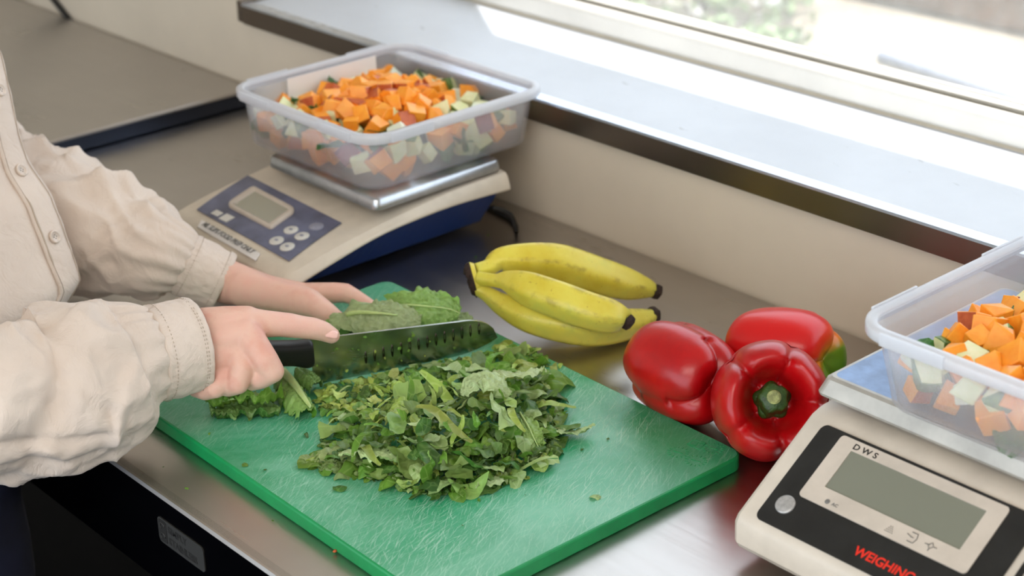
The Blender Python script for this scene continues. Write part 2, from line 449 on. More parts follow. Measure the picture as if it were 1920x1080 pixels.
def text(name, s, size, origin, ex, ey, mat, parent, depth=.0002, bold=0, align='LEFT', xs=1.0):
    cu = bpy.data.curves.new(name, 'FONT'); cu.body = s; cu.size = size; cu.extrude = depth; cu.offset = bold
    cu.align_x = align; cu.resolution_u = 3
    o = bpy.data.objects.new(name, cu); COL.objects.link(o)
    dg = bpy.context.evaluated_depsgraph_get(); ev = o.evaluated_get(dg); e = ev.to_mesh()
    ez = ex.cross(ey)
    V = [origin+ex*v.co.x*xs+ey*v.co.y+ez*(v.co.z+depth) for v in e.vertices]; F = [list(p.vertices) for p in e.polygons]
    ev.to_mesh_clear(); bpy.data.objects.remove(o); bpy.data.curves.remove(cu)
    return place(name, V, F, mat, parent, smooth=False)
def join(parts):
    V = []; F = []
    for v, f in parts:
        k = len(V); V += list(v); F += [[i+k for i in x] for x in f]
    return V, F
def subset_smooth(o, ang=35):
    o.data.polygons.foreach_set('use_smooth', [True]*len(o.data.polygons))
    try: o.data.set_sharp_from_angle(angle=math.radians(ang))
    except Exception: pass
    return o

# ================================================================ the room
WY = 0.593; LZ = 0.133; FY = 0.775
def struct(o): o['kind'] = 'structure'; return o
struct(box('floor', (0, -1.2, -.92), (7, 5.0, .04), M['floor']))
struct(box('ceiling', (0, -1.36, 1.62), (7, 4.5, .04), M['ceiling']))
# back wall: a low wall under the window, a pier to its left, a strip above it
def wall_back():
    parts = []
    def bx(x0, x1, y0, y1, z0, z1):
        V, F, _ = bm_data(box_bm(((x0+x1)/2, (y0+y1)/2, (z0+z1)/2), (x1-x0, y1-y0, z1-z0))); parts.append((V, F))
    bx(-.775, 3.4, WY, .93, -.9, LZ-.024)
    bx(-3.4, -.775, WY, .93, -.9, LZ); bx(-3.4, -.775, WY, .895, LZ, 1.6)
    bx(-.775, 3.4, WY, .895, 1.05, 1.6)
    bx(-.775, -.755, FY-.003, .895, LZ-.024, 1.05)
    bx(2.6, 3.4, WY, .895, LZ-.024, 1.05)
    V, F = join(parts); return place('wall_back', V, F, M['wall'], smooth=False)
struct(wall_back())
struct(box('wall_left', (-3.15, -1.2, .35), (.06, 4.2, 2.5), M['wall']))
struct(box('wall_right', (3.4, -1.6, .35), (.06, 4.0, 2.5), M['wall']))
# window
win = bpy.data.objects.new('window_1', None); COL.objects.link(win); win.location = (1.0, .82, LZ); win['_w'] = (1.0, .82, LZ); win['kind'] = 'structure'
def rail(name, x0, x1, z0, z1, y0=.775, y1=.812):
    return box(name, ((x0+x1)/2, (y0+y1)/2, (z0+z1)/2), (x1-x0, y1-y0, z1-z0), M['white_frame'], win, bev=.009, seg=4, smooth=True)
rail('window_frame', -.755, 2.6, LZ+.001, .162)
rail('window_frame', -.755, 2.6, 1.035, 1.05)
rail('window_frame', -.758, -.735, LZ+.001, 1.05)
rail('window_frame', 2.55, 2.6, LZ+.001, 1.05)
rail('glazing_bead', -.74, 2.55, .162, .170, .79, .80)
box('pane', (.91, .800, .6), (3.30, .004, .87), M['pane'], win)
# outer sill
struct(box('trim_1', (1.0, .833, .112), (3.5, .04, .03), M['white_frame']))

# window ledge: folded stainless sheet
led = thing('window_ledge', (0.9, .68, .109), 'long stainless steel ledge under the window, dark folded front edge, dusty top', 'ledge')
x0, x1 = -.762, 2.6
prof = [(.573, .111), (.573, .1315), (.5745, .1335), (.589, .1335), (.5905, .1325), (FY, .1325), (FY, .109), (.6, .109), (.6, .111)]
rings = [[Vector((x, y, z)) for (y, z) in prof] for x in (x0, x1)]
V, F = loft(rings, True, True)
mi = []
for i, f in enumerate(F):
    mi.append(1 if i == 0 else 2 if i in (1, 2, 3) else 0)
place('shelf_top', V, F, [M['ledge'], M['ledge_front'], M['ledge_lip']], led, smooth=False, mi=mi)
box('end_flange', (x0-.0045, .674, .124), (.009, .203, .026), M['ledge_front'], led, bev=.001)
box('drip_edge', ((x0+x1)/2, .5752, .1125), (x1-x0, .0025, .007), M['ledge_front'], led)
# dark seam strip on the wall, at left
struct(place('trim_2', *tube(bez([Vector((-1.215, .589, .006)), Vector((-1.26, .589, .03)), Vector((-1.38, .589, .10)), Vector((-1.5, .589, .22))], 16), [.0045]*16, 8), M['cable']))

# ---------------------------------------------------------------- outside
struct(box('ground', (-1, 4.0, -.65), (14, 6.1, .1), plain('pale gravel', (140, 129, 112), .9, nscale=5, namt=.15)))
timber = plain('weathered timber', (96, 70, 48), .8, nscale=20, namt=.2)
tb = box('timber_edging', (-.9, 3.36, -.54), (6.0, .09, .10), timber, None, .008)
tag(tb, 'brown timber garden edging outside the window', 'edging')
hs = place('garden_hose', *tube(bez([Vector((-1.5, 2.88, -.585)), Vector((-1.0, 2.80, -.585)), Vector((-.3, 2.72, -.585))], 40), [.016]*40, 10), plain('blue grey hose', (86, 94, 112), .5))
tag(hs, 'blurred blue grey hose on the pale ground outside the window', 'hose')
struct(box('fence_board', (-1, 4.6, -.35), (8, .04, .5), plain('pale fence board', (140, 126, 108), .8, nscale=8, namt=.2)))
bush_leaf = plain('silver green foliage', (138, 158, 116), .6, nscale=30, namt=.2)
flower = plain('white flower petals', (240, 236, 244), .6)
def bush(c, r, n, label):
    root = thing('garden_bush', c, label, 'bush')
    PV = []; PF = []; QV = []; QF = []
    for i in range(n):
        th = R.uniform(0, 6.28); ph = R.uniform(.1, 1.5); q = r*R.uniform(.6, 1)
        p = Vector(c)+Vector((math.cos(th)*math.sin(ph), math.sin(th)*math.sin(ph), math.cos(ph)*.8))*q
        a = Vector((R.uniform(-1, 1), R.uniform(-1, 1), R.uniform(-.3, 1))).normalized(); b = a.orthogonal().normalized(); s = R.uniform(.012, .03)
        T = (PV, PF) if R.random() > .12 else (QV, QF); k = len(T[0])
        T[0].extend([p-a*s, p+b*s*.5, p+a*s, p-b*s*.5]); T[1].append([k, k+1, k+2, k+3])
    place('foliage', PV, PF, bush_leaf, root); place('flowers', QV, QF, flower, root)
    st = []
    for i in range(14):
        th = R.uniform(0, 6.28); st.append(tube([Vector(c), Vector(c)+Vector((math.cos(th), math.sin(th), 1.2))*r*.6], [.006, .003], 5))
    place('stems', *join(st), timber, root)
bush((-2.15, 2.95, -.6), .34, 1500, 'silver green flowering bush outside the window, behind the ledge')
bush((-1.62, 2.60, -.6), .15, 450, 'small pale bush outside the window, right of the bigger one')

# ================================================================ benches
bn = thing('steel_bench', (.8, .3, -.9), 'stainless steel work bench with scuffed brushed top and dark front', 'bench')
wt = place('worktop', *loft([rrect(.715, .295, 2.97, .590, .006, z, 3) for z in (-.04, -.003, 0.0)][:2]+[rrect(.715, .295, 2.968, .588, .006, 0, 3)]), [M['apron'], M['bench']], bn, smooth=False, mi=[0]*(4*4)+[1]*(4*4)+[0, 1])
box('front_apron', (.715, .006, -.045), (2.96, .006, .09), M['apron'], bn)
box('undershelf', (.715, .30, -.62), (2.9, .5, .02), M['apron'], bn)
for x in (-.7, 2.1):
    for y in (.06, .53):
        box('leg', (x, y, -.47), (.038, .038, .86), M['apron'], bn, .006)
# name plate on the apron
def plate():
    V, F = loft([[Vector((p.x, y, p.y)) for p in rrect(-.0115, -.0315, .064, .0225, .004, 0, 5)][::-1] for y in (.0, -.0010)])
    pl = place('name_plate', V, F, M['plate'], bn, smooth=False)
    ex, ey = Vector((1, 0, 0)), Vector((0, 0, 1))
    V, F = loft([[Vector((p.x, y, p.y)) for p in rrect(-.0365, -.0315, .011, .019, .0015, 0, 4)][::-1] for y in (-.0009, -.0013)])
    place('emblem_ground', V, F, M['ink'], pl, smooth=False)
    text('lettering', 'SIMPLY', .0085, Vector((-.029, -.0010, -.0295)), ex, ey, M['ink'], pl, .0001, .0002)
    text('lettering', 'STAINLESS', .0085, Vector((-.029, -.0010, -.0395)), ex, ey, M['ink'], pl, .0001, .0003)
    rr = []
    for cz in (-.027, -.036):
        rr.append(tube([Vector((-.0365+.0032*math.cos(a), -.0015, cz+.003*math.sin(a))) for a in [i*.52 for i in range(9)]], [.0006]*9, 6))
    place('emblem', *join(rr), M['plate'], pl)
plate()
b2 = thing('steel_bench', (-1.9, .3, -.9), 'slightly higher stainless bench at the left with a rounded end edge coloured for its bluish reflection', 'bench')
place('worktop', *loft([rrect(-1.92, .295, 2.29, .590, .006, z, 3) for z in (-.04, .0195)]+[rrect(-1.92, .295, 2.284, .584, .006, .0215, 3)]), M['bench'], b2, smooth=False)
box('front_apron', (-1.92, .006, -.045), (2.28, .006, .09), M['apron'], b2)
box('end_face', (-.7742, .295, -.010), (.0016, .584, .056), M['edge_reflection'], b2)
for x in (-2.9, -.85):
    for y in (.06, .53):
        box('leg', (x, y, -.47), (.038, .038, .86), M['apron'], b2, .006)

# ================================================================ cutting board
BC = Vector((.0145, .2007, 0)); BA = math.radians(-1.1)
bx_ = Vector((math.cos(BA), math.sin(BA), 0)); by_ = Vector((-math.sin(BA), math.cos(BA), 0))
def bpt(x, y, z): return BC+bx_*x+by_*y+Vector((0, 0, z))
def board():
    prof = [(-.0012, .0003), (0, .0015), (0, .0112), (-.0006, .0124), (-.0018, .013)]
    rings = []
    for off, z in prof:
        rings.append([bpt(p.x, p.y, z) for p in rrect(0, 0, .452+2*off, .300+2*off, .012+off, 0, 6)])
    V, F = loft(rings)
    mi = [1]*len(F); mi[-1] = 0
    bd = place('cutting_board', V, F, [M['board'], M['board_edge']], smooth=False, mi=mi)
    tag(bd, 'green plastic cutting board, scratched and worn pale in the middle', 'cutting board')
    # moulded marks near the right corner: emblem box and two round date marks
    emb = M['board_edge']
    zz = .0130
    def ring(cx, cy, r, t=.0004, n=28): return tube([bpt(cx+r*math.cos(2*math.pi*i/n), cy+r*math.sin(2*math.pi*i/n), zz) for i in range(n+1)], [t]*(n+1), 6)
    for px, py in ((1271, 848), (1305, 864), (1337, 841)):
        w_ = on(px, py, .013)-BC; cx, cy = w_.dot(bx_), w_.dot(by_)
        parts = []
        r = .0085
        for i in range(14):
            a = 2*math.pi*i/14
            parts.append(tube([bpt(cx+r*.72*math.cos(a), cy+r*.72*math.sin(a), zz), bpt(cx+r*math.cos(a), cy+r*math.sin(a), zz)], [.00035]*2, 5))
        parts.append(tube([bpt(cx-.004, cy-.001, zz), bpt(cx+.004, cy+.001, zz)], [.0004]*2, 5))
        place('moulded_mark', *join(parts), emb, bd)
    q = []
    for px, py in ((1288, 833), (1302, 824), (1324, 831), (1311, 843), (1288, 833)):
        w_ = on(px, py, .013)-BC; q.append((w_.dot(bx_), w_.dot(by_)))
    q2 = []
    for px, py in ((1294, 833), (1304, 836), (1309, 830), (1323, 834)):
        w_ = on(px, py, .013)-BC; q2.append((w_.dot(bx_), w_.dot(by_)))
    parts = [tube([bpt(a[0], a[1], zz) for a in q], [.0004]*5, 5), tube([bpt(a[0], a[1], zz) for a in q2], [.0004]*4, 5)]
    place('moulded_mark', *join(parts), emb, bd)
board()
BZ = .0132

# ================================================================ scale at the back left
def scale_left():
    s = thing('kitchen_scale', (-.325, .40, 0), 'cream bench scale with navy underside and blue grey keypad, at the back left', 'scale')
    # navy base, tapering down
    def sec(y, x0, x1, z0, z1, tx): return y, x0, x1, z0, z1, tx
    ys = [.268, .276, .30, .34, .38, .42, .46, .50, .530]
    def tab(T, y):
        if y <= T[0][0]: return T[0][1]
        for p, q in zip(T, T[1:]):
            if y <= q[0]:
                t = (y-p[0])/(q[0]-p[0]); return p[1]+(q[1]-p[1])*t
        return T[-1][1]
    TT = catmull([(.245, .0385), (.293, .0495), (.331, .0560), (.395, .0645), (.455, .0700), (.53, .0715)], 60)
    TL_ = catmull([(.245, .026), (.272, .0325), (.300, .0390), (.353, .0500), (.402, .0545), (.456, .0558), (.53, .0525)], 60)
    def top(y): return tab(TT, y)
    def low(y): return tab(TL_, y)
    ys = [.250+.275*i/28 for i in range(29)]
    # shell: cross sections across x: flared sides
    rings = []
    for i, y in enumerate(ys):
        zt = top(y); zl = low(y); e = .0
        if i == 0: zt = zt-.004
        pts = []
        xl, xr = -.440, -.2215
        # crease position at top, flare out downward
        prof = [(xl, zl), (xl+.0005, zl+.004), (xl+.004, zt-.0045), (xl+.007, zt-.001), (xl+.015, zt), (-.326, zt+.001), (xr-.015, zt), (xr-.007, zt-.001), (xr-.004, zt-.0045), (xr-.0005, zl+.004), (xr, zl)]
        prof = prof+[(xr-.006, zl), (xl+.006, zl)]
        rings.append([Vector((x, y, z)) for x, z in prof])
    # nose: pull first ring in
    V, F = loft(rings)
    sh = place('body_shell', V, F, M['cream'], s); subset_smooth(sh, 40)
    nb = sh.modifiers.new('b', 'BEVEL'); nb.width = .0035; nb.segments = 3; nb.limit_method = 'ANGLE'; nb.angle_limit = math.radians(50)
    # base
    rings = []
    for i in range(25):
        y = .262+.258*i/24; zt = low(y)+.003; k = .8
        rings.append([Vector((x, y, z)) for x, z in ((-.432, zt), (-.394, .008), (-.266, .008), (-.230, zt))])
    V, F = loft(rings); ub = place('underside', V, F, M['navy'], s, smooth=False)
    for x in (-.38, -.28):
        for y in (.30, .50):
            place('foot', *tube([Vector((x, y, 0)), Vector((x, y, .009))], [.010, .009], 16), M['dark'], s)
    # tray support and platter
    place('tray_support', *loft([rrect(-.318, .437, .12, .10, .01, z, 4) for z in (.066, .0765)]), M['cream'], s)
    prof = [(-.004, .0745), (0, .0735), (0, .0745), (-.001, .083), (-.003, .0845)]
    V, F = loft([rrect(-.3185, .441, .178+2*o, .160+2*o, .008+o, z, 5) for o, z in prof])
    place('platter', V, F, M['platter'], s)
    # keypad film following the curved top
    def P(px, py, lift=.0012):   # point on the curved top under a photo pixel
        d = 1.45
        D = RIGHT*((px-960)/FPX)+DOWN*((py-540)/FPX)+FWD
        lo_, hi_ = 1.3, 2.0
        for _ in range(40):
            m = (lo_+hi_)/2; q = CAM_LOC+D*m
            if q.z > top(q.y)+.001+lift: lo_ = m
            else: hi_ = m
        return CAM_LOC+D*lo_
    a, b, c, d = P(464.5, 328), P(640, 417), P(541.5, 488), P(369, 392)
    def grid(a, b, c, d, nu, nv, lift):
        V = []; F = []
        for i in range(nu+1):
            for j in range(nv+1):
                u, v = i/nu, j/nv
                p = (a*(1-u)+b*u)*(1-v)+(d*(1-u)+c*u)*v
                V.append(Vector((p.x, p.y, top(p.y)+.001+lift)))
        n = len(V)
        V += [Vector((p.x, p.y, p.z-.0008)) for p in V]
        for i in range(nu):
            for j in range(nv):
                k = i*(nv+1)+j; q = [k, k+1, k+nv+2, k+nv+1]
                F.append(q[::-1]); F.append([x+n for x in q])
        rim = [i*(nv+1) for i in range(nu+1)]+[nu*(nv+1)+j for j in range(1, nv+1)]+[i*(nv+1)+nv for i in range(nu-1, -1, -1)]+[j for j in range(nv-1, 0, -1)]
        for i in range(len(rim)):
            x, y = rim[i], rim[(i+1) % len(rim)]; F.append([x, y, y+n, x+n])
        return V, F
    kp = place('keypad', *grid(a, b, c, d, 12, 12, .0010), M['panel_blue'], s, smooth=False)
    # display: raised frame and crystal
    fa, fb, fc, fd = [P(*p, .004) for p in ((474, 347), (557, 391), (508, 426), (423, 381))]
    def inset(q, k):
        cc = sum(q, Vector())/4; return [p+(cc-p)*k for p in q]
    outer = [fa, fb, fc, fd]
    def rounded(q, z, r=.12, n=5):
        out = []
        for i in range(4):
            p0, p1, p2 = q[i-1], q[i], q[(i+1) % 4]
            s0 = p1+(p0-p1)*r; s1 = p1+(p2-p1)*r*((p0-p1).length/(p2-p1).length)
            for k in range(n+1):
                t = k/n; p = s0*(1-t)**2+p1*2*t*(1-t)+s1*t*t
                out.append(Vector((p.x, p.y, top(p.y)+z)))
        return out
    o2 = inset(outer, .20)
    # narrower frame along the long sides
    rr = [rounded(outer, .0015), rounded(outer, .0045), rounded(inset(outer, .04), .0055), rounded(inset(outer, .17), .0055, .06), rounded(inset(outer, .22), .0028, .03)]
    V, F = loft(rr, True, False); place('display_frame', V, F, M['bezel'], s)
    ins = inset(outer, .215)
    V = [Vector((p.x, p.y, top(p.y)+.003)) for p in ins]+[Vector((p.x, p.y, top(p.y)+.0012)) for p in ins]
    place('display', V, [[3, 2, 1, 0], [4, 5, 6, 7], [0, 1, 5, 4], [1, 2, 6, 5], [2, 3, 7, 6], [3, 0, 4, 7]], M['lcd2'], s, smooth=False)
    # keys
    ex = (b-a).normalized(); 
    def key(px, py, mat, rx=.0078, ry=.0068):
        c0 = P(px, py, .0012)
        ring = lambda k, z: [Vector((c0.x+rx*k*math.cos(t), c0.y+ry*k*math.sin(t), top(c0.y+ry*k*math.sin(t))+z)) for t in [2*math.pi*i/24 for i in range(24)]]
        place('key', *loft([ring(1, .0018), ring(1, .0027), ring(.85, .0032)]), mat, s)
        place('key_mark', *loft([[v for v in [Vector((c0.x+.0024*math.cos(t), c0.y+.0016*math.sin(t), top(c0.y)+z)) for t in [2*math.pi*i/12 for i in range(12)]]] for z in (.003, .0036)]), M['key_grey'], s, smooth=False)
    for px, py in ((545.5, 431.5), (566, 443), (518.5, 451.5), (538.5, 463)): key(px, py, M['key'])
    key(593, 425, M['key_grey'])
    # small printed blocks on the film
    for px, py, w, h in ((407, 400, .012, .007), (425, 409, .014, .010)):
        c0 = P(px, py, .001); V = []
        for z in (.0020, .0025): V += [Vector((c0.x+sx*w/2, c0.y+sy*h/2, top(c0.y+sy*h/2)+z)) for sx, sy in ((-1, -1), (1, -1), (1, 1), (-1, 1))]
        place('printed_block', V, [[3, 2, 1, 0], [4, 5, 6, 7], [0, 1, 5, 4], [1, 2, 6, 5], [2, 3, 7, 6], [3, 0, 4, 7]], M['key'], s, smooth=False)
    # paper strip label along the front with worn lettering
    l0, l1, l2, l3 = P(378, 411), P(488, 474), P(479, 487), P(370, 424)
    lb = place('strip_label', *grid(l0, l1, l2, l3, 8, 3, .0006), M['paper'], s, smooth=False)
    ex = (l2-l3).normalized(); 
    ey = ((l0-l3)-ex*(l0-l3).dot(ex)).normalized()
    L = text('lettering', 'ML SLIPS FOOD PREP ONLY', .0085, l3+ey*.0026+ex*.004+Vector((0, 0, .0012)), ex, ey, M['grey_ink'], s, .0002, .0001, xs=(l2-l3).length*.92/.112)
    # power lead at the back right
    pts = [Vector((-.232, .515, .035)), Vector((-.222, .54, .03)), Vector((-.205, .548, .006)), Vector((-.20, .50, .004)), Vector((-.215, .45, .004)), Vector((-.26, .56, .004))]
    place('power_lead', *tube(bez([Vector((-.236, .512, .034)), Vector((-.228, .528, .024)), Vector((-.228, .536, .004)), Vector((-.26, .555, .003)), Vector((-.34, .565, .003))], 24), [.0024]*24, 8), M['dark'], s)
scale_left()

# ================================================================ scale at the front right
def scale_right():
    s = thing('digital_scale', (.48, .40, 0), 'off-white electronic weighing scale with black front panel, at the right front', 'scale')
    X0, X1 = .3235, .640
    def slope(y): return .045+.623*(y-.246)
    # side profile (y, z), extruded along x with a slight inward taper upward
    prof = [(.246, .012), (.239, .020), (.2385, .0355), (.2415, .0415), (.246, .0445), (.32, slope(.32)-.0005), (.327, .0925), (.332, .0935), (.55, .0935), (.56, .088), (.563, .02), (.556, .012)]
    rings = []
    xs = [(X0+.006, .006), (X0+.0015, .002), (X0, 0), (X1, 0), (X1-.0015, .002), (X1-.006, .006)]
    cy, cz = .4, .05
    for k, (x, ins) in enumerate([(X0, .0055), (X0+.0012, .0022), (X0+.0045, 0), (X1-.0045, 0), (X1-.0012, .0022), (X1, .0055)]):
        ring = []
        for (y, z) in prof:
            dy = cy-y; dz = cz-z; q = math.hypot(dy, dz)
            # move the ring inward for the rounded side edge
            if z > .015:
                yy = y+(ins if y < .3 else -ins if y > .5 else 0); zz = z-(ins*.8 if z > .04 else 0)
            else: yy, zz = y, z
            ring.append(Vector((x, yy, zz)))
        rings.append(ring)
    V, F = loft([r[::-1] for r in rings]); o = place('body_shell', V, F, M['white_body'], s); subset_smooth(o, 32)
    for x in (X0+.035, X1-.035):
        for y in (.275, .53):
            place('foot', *tube([Vector((x, y, 0)), Vector((x, y, .014))], [.013, .011], 16), M['dark'], s)
    # front panel frame: origin on the slope
    th = math.atan(.623); ey = Vector((0, math.cos(th), math.sin(th))); ex = Vector((1, 0, 0)); ez = ex.cross(ey)
    O = Vector((0, .246, .045))
    def PP(x, y, lift=0): return O+ex*x+ey*((y-.246)/math.cos(th))+ez*lift
    def slab(name, x0, x1, y0, y1, r, z0, z1, mat, hole=None, par=None):
        a = [PP(p.x, p.y, z0) for p in rrect((x0+x1)/2, (y0+y1)/2, x1-x0, y1-y0, r, 0, 6)]
        b = [PP(p.x, p.y, z1) for p in rrect((x0+x1)/2, (y0+y1)/2, x1-x0, y1-y0, r, 0, 6)]
        if hole:
            hx0, hx1, hy0, hy1 = hole
            c = [PP(p.x, p.y, z1) for p in rrect((hx0+hx1)/2, (hy0+hy1)/2, hx1-hx0, hy1-hy0, .0004, 0, 6)]
            d = [PP(p.x, p.y, z0) for p in rrect((hx0+hx1)/2, (hy0+hy1)/2, hx1-hx0, hy1-hy0, .0004, 0, 6)]
            V, F = loft([a, b, c, d], True, False)
        else: V, F = loft([a, b])
        return place(name, V, F, mat, par or s, smooth=False)
    slab('front_panel', .3393, .5125, .2432, .3152, .005, .0002, .0009, M['panel_black'])
    slab('keypad', .5185, .625, .2432, .3152, .005, .0002, .0009, M['panel_black'])
    for i in range(4):
        for j in range(4):
            x = .532+i*.0235; y = .2525+j*.0155
            slab('key', x-.0085, x+.0085, y-.005, y+.005, .002, .0009, .0018, M['bezel'])
    slab('display_bezel', .3575, .4915, .2670, .3130, .003, .0009, .0018, M['bezel'], (.3708, .4787, .2785, .3058))
    slab('display', .3708, .4787, .2785, .3058, .0004, .0009, .0011, M['lcd'])
    c0 = PP(.3542, .2583)
    def disc(name, x, y, r, z0, z1, mat, n=28, ry=None):
        ry = ry or r
        V, F = loft([[PP(x, y)+ex*r*k*math.cos(2*math.pi*i/n)+ey*ry*k*math.sin(2*math.pi*i/n)+ez*z for i in range(n)] for k, z in ((1, z0), (1, z1*.8), (.85, z1))])
        return place(name, V, F, mat, s)
    disc('power_key', .3542, .2583, .0072, .0009, .0026, M['silver_key'])
    disc('indicator', .3796, .2709, .0019, .0018, .0023, M['grey_ink'])
    T = lambda n_, st, sz, x, y, mat, b=0, xs=1, lift=.0018: text(n_, st, sz, PP(x, y, lift), ex, ey, mat, s, .0001, b, xs=xs)
    T('lettering', 'D W S', .0062, .3702, .3072, M['ink'], .00012, 1.15)
    T('lettering', 'AC', .0032, .3835, .2700, M['grey_ink'], .0001, 1.1)
    T('lettering', 'WEIGHING SCALE', .0092, .4178, .2498, M['red_ink'], .00022, 1.0, .0009)
    # three small pictograms under the display
    def sym(pts_list, r=.0003):
        return join([tube([PP(x, y, .0021) for x, y in pts], [r]*len(pts), 5) for pts in pts_list])
    q = [[(.4275+i*.0014-.0007*j, .2702+j*.0014), (.4279+i*.0014-.0007*j, .2702+j*.0014)] for j in range(4) for i in range(j and 5-j or 5) if i >= 0]
    q = [[(.4272+i*.0014+.0007*j, .2702+j*.0012), (.4276+i*.0014+.0007*j, .2702+j*.0012)] for j in range(4) for i in range(5-j)]
    place('pictogram', *sym(q, .00035), M['grey_ink'], s)
    cx, cy2 = .4462, .2732
    place('pictogram', *sym([[(cx-.004, cy2+.001), (cx, cy2)], [(cx-.0015, cy2+.003), (cx+.003, cy2+.003), (cx+.004, cy2), (cx+.003, cy2-.003), (cx-.0015, cy2-.003)], [(cx-.001, cy2), (cx+.0015, cy2)]]), M['grey_ink'], s)
    cx, cy2 = .461, .2734
    place('pictogram', *sym([[(cx-.0045, cy2), (cx-.002, cy2)], [(cx+.002, cy2), (cx+.0045, cy2)], [(cx-.002, cy2), (cx, cy2+.002), (cx+.002, cy2), (cx, cy2-.002), (cx-.002, cy2)], [(cx, cy2-.0035), (cx, cy2-.002)]]), M['grey_ink'], s)
    # recessed riser and platter
    place('tray_support', *loft([rrect(.488, .445, .27, .20, .006, z, 4) for z in (.093, .104)]), M['cream'], s)
    prof = [(-.006, .101), (0, .1005), (.0005, .1025), (-.0035, .113), (-.0058, .1148), (-.008, .115)]
    V, F = loft([rrect(.4795, .441, .318+2*o, .226+2*o, .006, z, 5) for o, z in prof])
    mi = [0]*len(F); mi[-1] = 1
    place('platter', V, F, [M['platter_white'], M['film']], s, smooth=False, mi=mi)
scale_right()

# ================================================================ plastic tubs
def tub(base_c, wb, hb, z0, rim_c, wr, hr, z1, label, notch):
    t = thing('food_container', (base_c[0], base_c[1], z0), label, 'container')
    def L(k): return (base_c[0]+(rim_c[0]-base_c[0])*k, base_c[1]+(rim_c[1]-base_c[1])*k, wb+(wr-.012-wb)*k, hb+(hr-.012-hb)*k)
    H = z1-z0
    outer = []
    for k, off, r in ((0, -.006, .018), (.02, -.0015, .021), (.06, 0, .022), (.3, 0, .023), (.6, 0, .024), (.80, 0, .025)):
        cx, cy, w, h = L(k); outer.append(rrect(cx, cy, w+2*off, h+2*off, r, z0+H*k, 10))
    cx, cy, w, h = L(.8); outer.append(rrect(cx, cy, w+.004, h+.004, .026, z0+H*.81, 10))
    cx, cy, w, h = L(.97); outer.append(rrect(cx, cy, w+.003, h+.003, .026, z0+H*.97, 10))
    inner = []
    for k, off, r in ((.97, -.001, .024), (.8, -.003, .023), (.06, -.003, .02), (.045, -.006, .017)):
        cx, cy, w, h = L(k); inner.append(rrect(cx, cy, w+2*off, h+2*off, r, z0+H*k, 10))
    V, F = loft(outer+inner, True, True)
    place('tub_wall', V, F, M['tub'], t)
    rim = []
    cx, cy = rim_c
    for off, z in ((-.0075, z1-.004), (-.0075, z1-.0015), (-.0065, z1), (-.0025, z1), (0, z1-.001), (.0004, z1-.003), (.0002, z1-.0085), (-.0012, z1-.0095), (-.0045, z1-.0095), (-.0045, z1-.004)):
        rim.append(rrect(cx, cy, wr+2*off, hr+2*off, .030+off, z, 10))
    rim.append(rim[0]); V, F = loft(rim, True, False)
    place('rim', V, F, M['tub_rim'], t)
    # thicker grip bands along the rim beside the corners
    for (sx, sy) in notch:
        if sx: c = (cx+sx*(wr/2-.075), cy+sy*(hr/2+.0002), z1-.0045); box('rim_grip', (cx+sx*(wr/2-.052), cy+sy*(hr/2+.0004), z1-.0045), (.05, .0018, .0095), M['tub_rim'], t, .0007)
        box('rim_grip', (cx+sx*(wr/2+.0004), cy+sy*(hr/2-.052), z1-.0045), (.0018, .05, .0095), M['tub_rim'], t, .0007)
    return t
LB = dict(base_c=(-.3495, .471), wb=.213, hb=.206, z0=.0852, rim_c=(-.3345, .4625), wr=.236, hr=.230, z1=.151)
tl = tub(**LB, label='frosted plastic tub of chopped vegetables on the far left scale', notch=[(1, -1), (-1, -1), (-1, 1)])
# paper note inside the far wall of the left tub
pn = box('paper_note', (-.3345-.1095, .475, .124), (.0006, .115, .040), M['paper'], tl)
RB = dict(base_c=(.490, .428), wb=.222, hb=.212, z0=.1154, rim_c=(.4785, .4225), wr=.238, hr=.232, z1=.178)
tr_ = tub(**RB, label='frosted plastic tub of chopped vegetables on the right front scale', notch=[(-1, -1), (-1, 1)])

# ---------------------------------------------------------------- chopped vegetables
def chunk_data(kind, seed, s):
    """irregular knife-cut block; one or two faces keep their skin"""
    rr = random.Random(seed); b = bmesh.new(); bmesh.ops.create_cube(b, size=1)
    for v in b.verts: v.co = Vector((v.co.x*(1+rr.uniform(-.25, .25)), v.co.y*(1+rr.uniform(-.25, .25)), v.co.z*(.85+rr.uniform(-.2, .2))))
    if kind in ('round', 'wedge'):
        bmesh.ops.subdivide_edges(b, edges=b.edges[:], cuts=2)
        for v in b.verts:
            if v.co.z > 0: 
                k = 1-.55*(v.co.x**2+v.co.y**2*(0.2 if kind == 'wedge' else 1)); v.co.z *= max(.25, k*1.3)
    if rr.random() < .5:
        n = Vector((rr.uniform(-1, 1), rr.uniform(-1, 1), rr.uniform(.2, 1))).normalized()
        r = bmesh.ops.bisect_plane(b, geom=b.verts[:]+b.edges[:]+b.faces[:], plane_co=n*.42, plane_no=n, clear_outer=True)
        e = [g for g in r['geom_cut'] if isinstance(g, bmesh.types.BMEdge)]
        if e: bmesh.ops.contextual_create(b, geom=e)
    bmesh.ops.bevel(b, geom=b.edges[:] if kind == 'cube' else [e for e in b.edges if e.calc_face_angle(0) > .5], offset=.035, segments=1, affect='EDGES')
    b.normal_update()
    sk = rr.choice([Vector((0, 0, 1)), Vector((1, 0, 0)), Vector((0, -1, 0)), Vector((0, 0, -1))])
    for f in b.faces:
        if kind in ('round', 'wedge'): f.material_index = 1 if f.normal.z > .25 else 0
        elif kind == 'skin': f.material_index = 1 if f.normal.dot(sk) > .8 else 0
        else: f.material_index = 0
    V, F, mi = bm_data(b)
    me = bpy.data.meshes.new('vegetable_chunk'); me.from_pydata([v*s for v in V], [], F)
    me.polygons.foreach_set('material_index', mi); return me
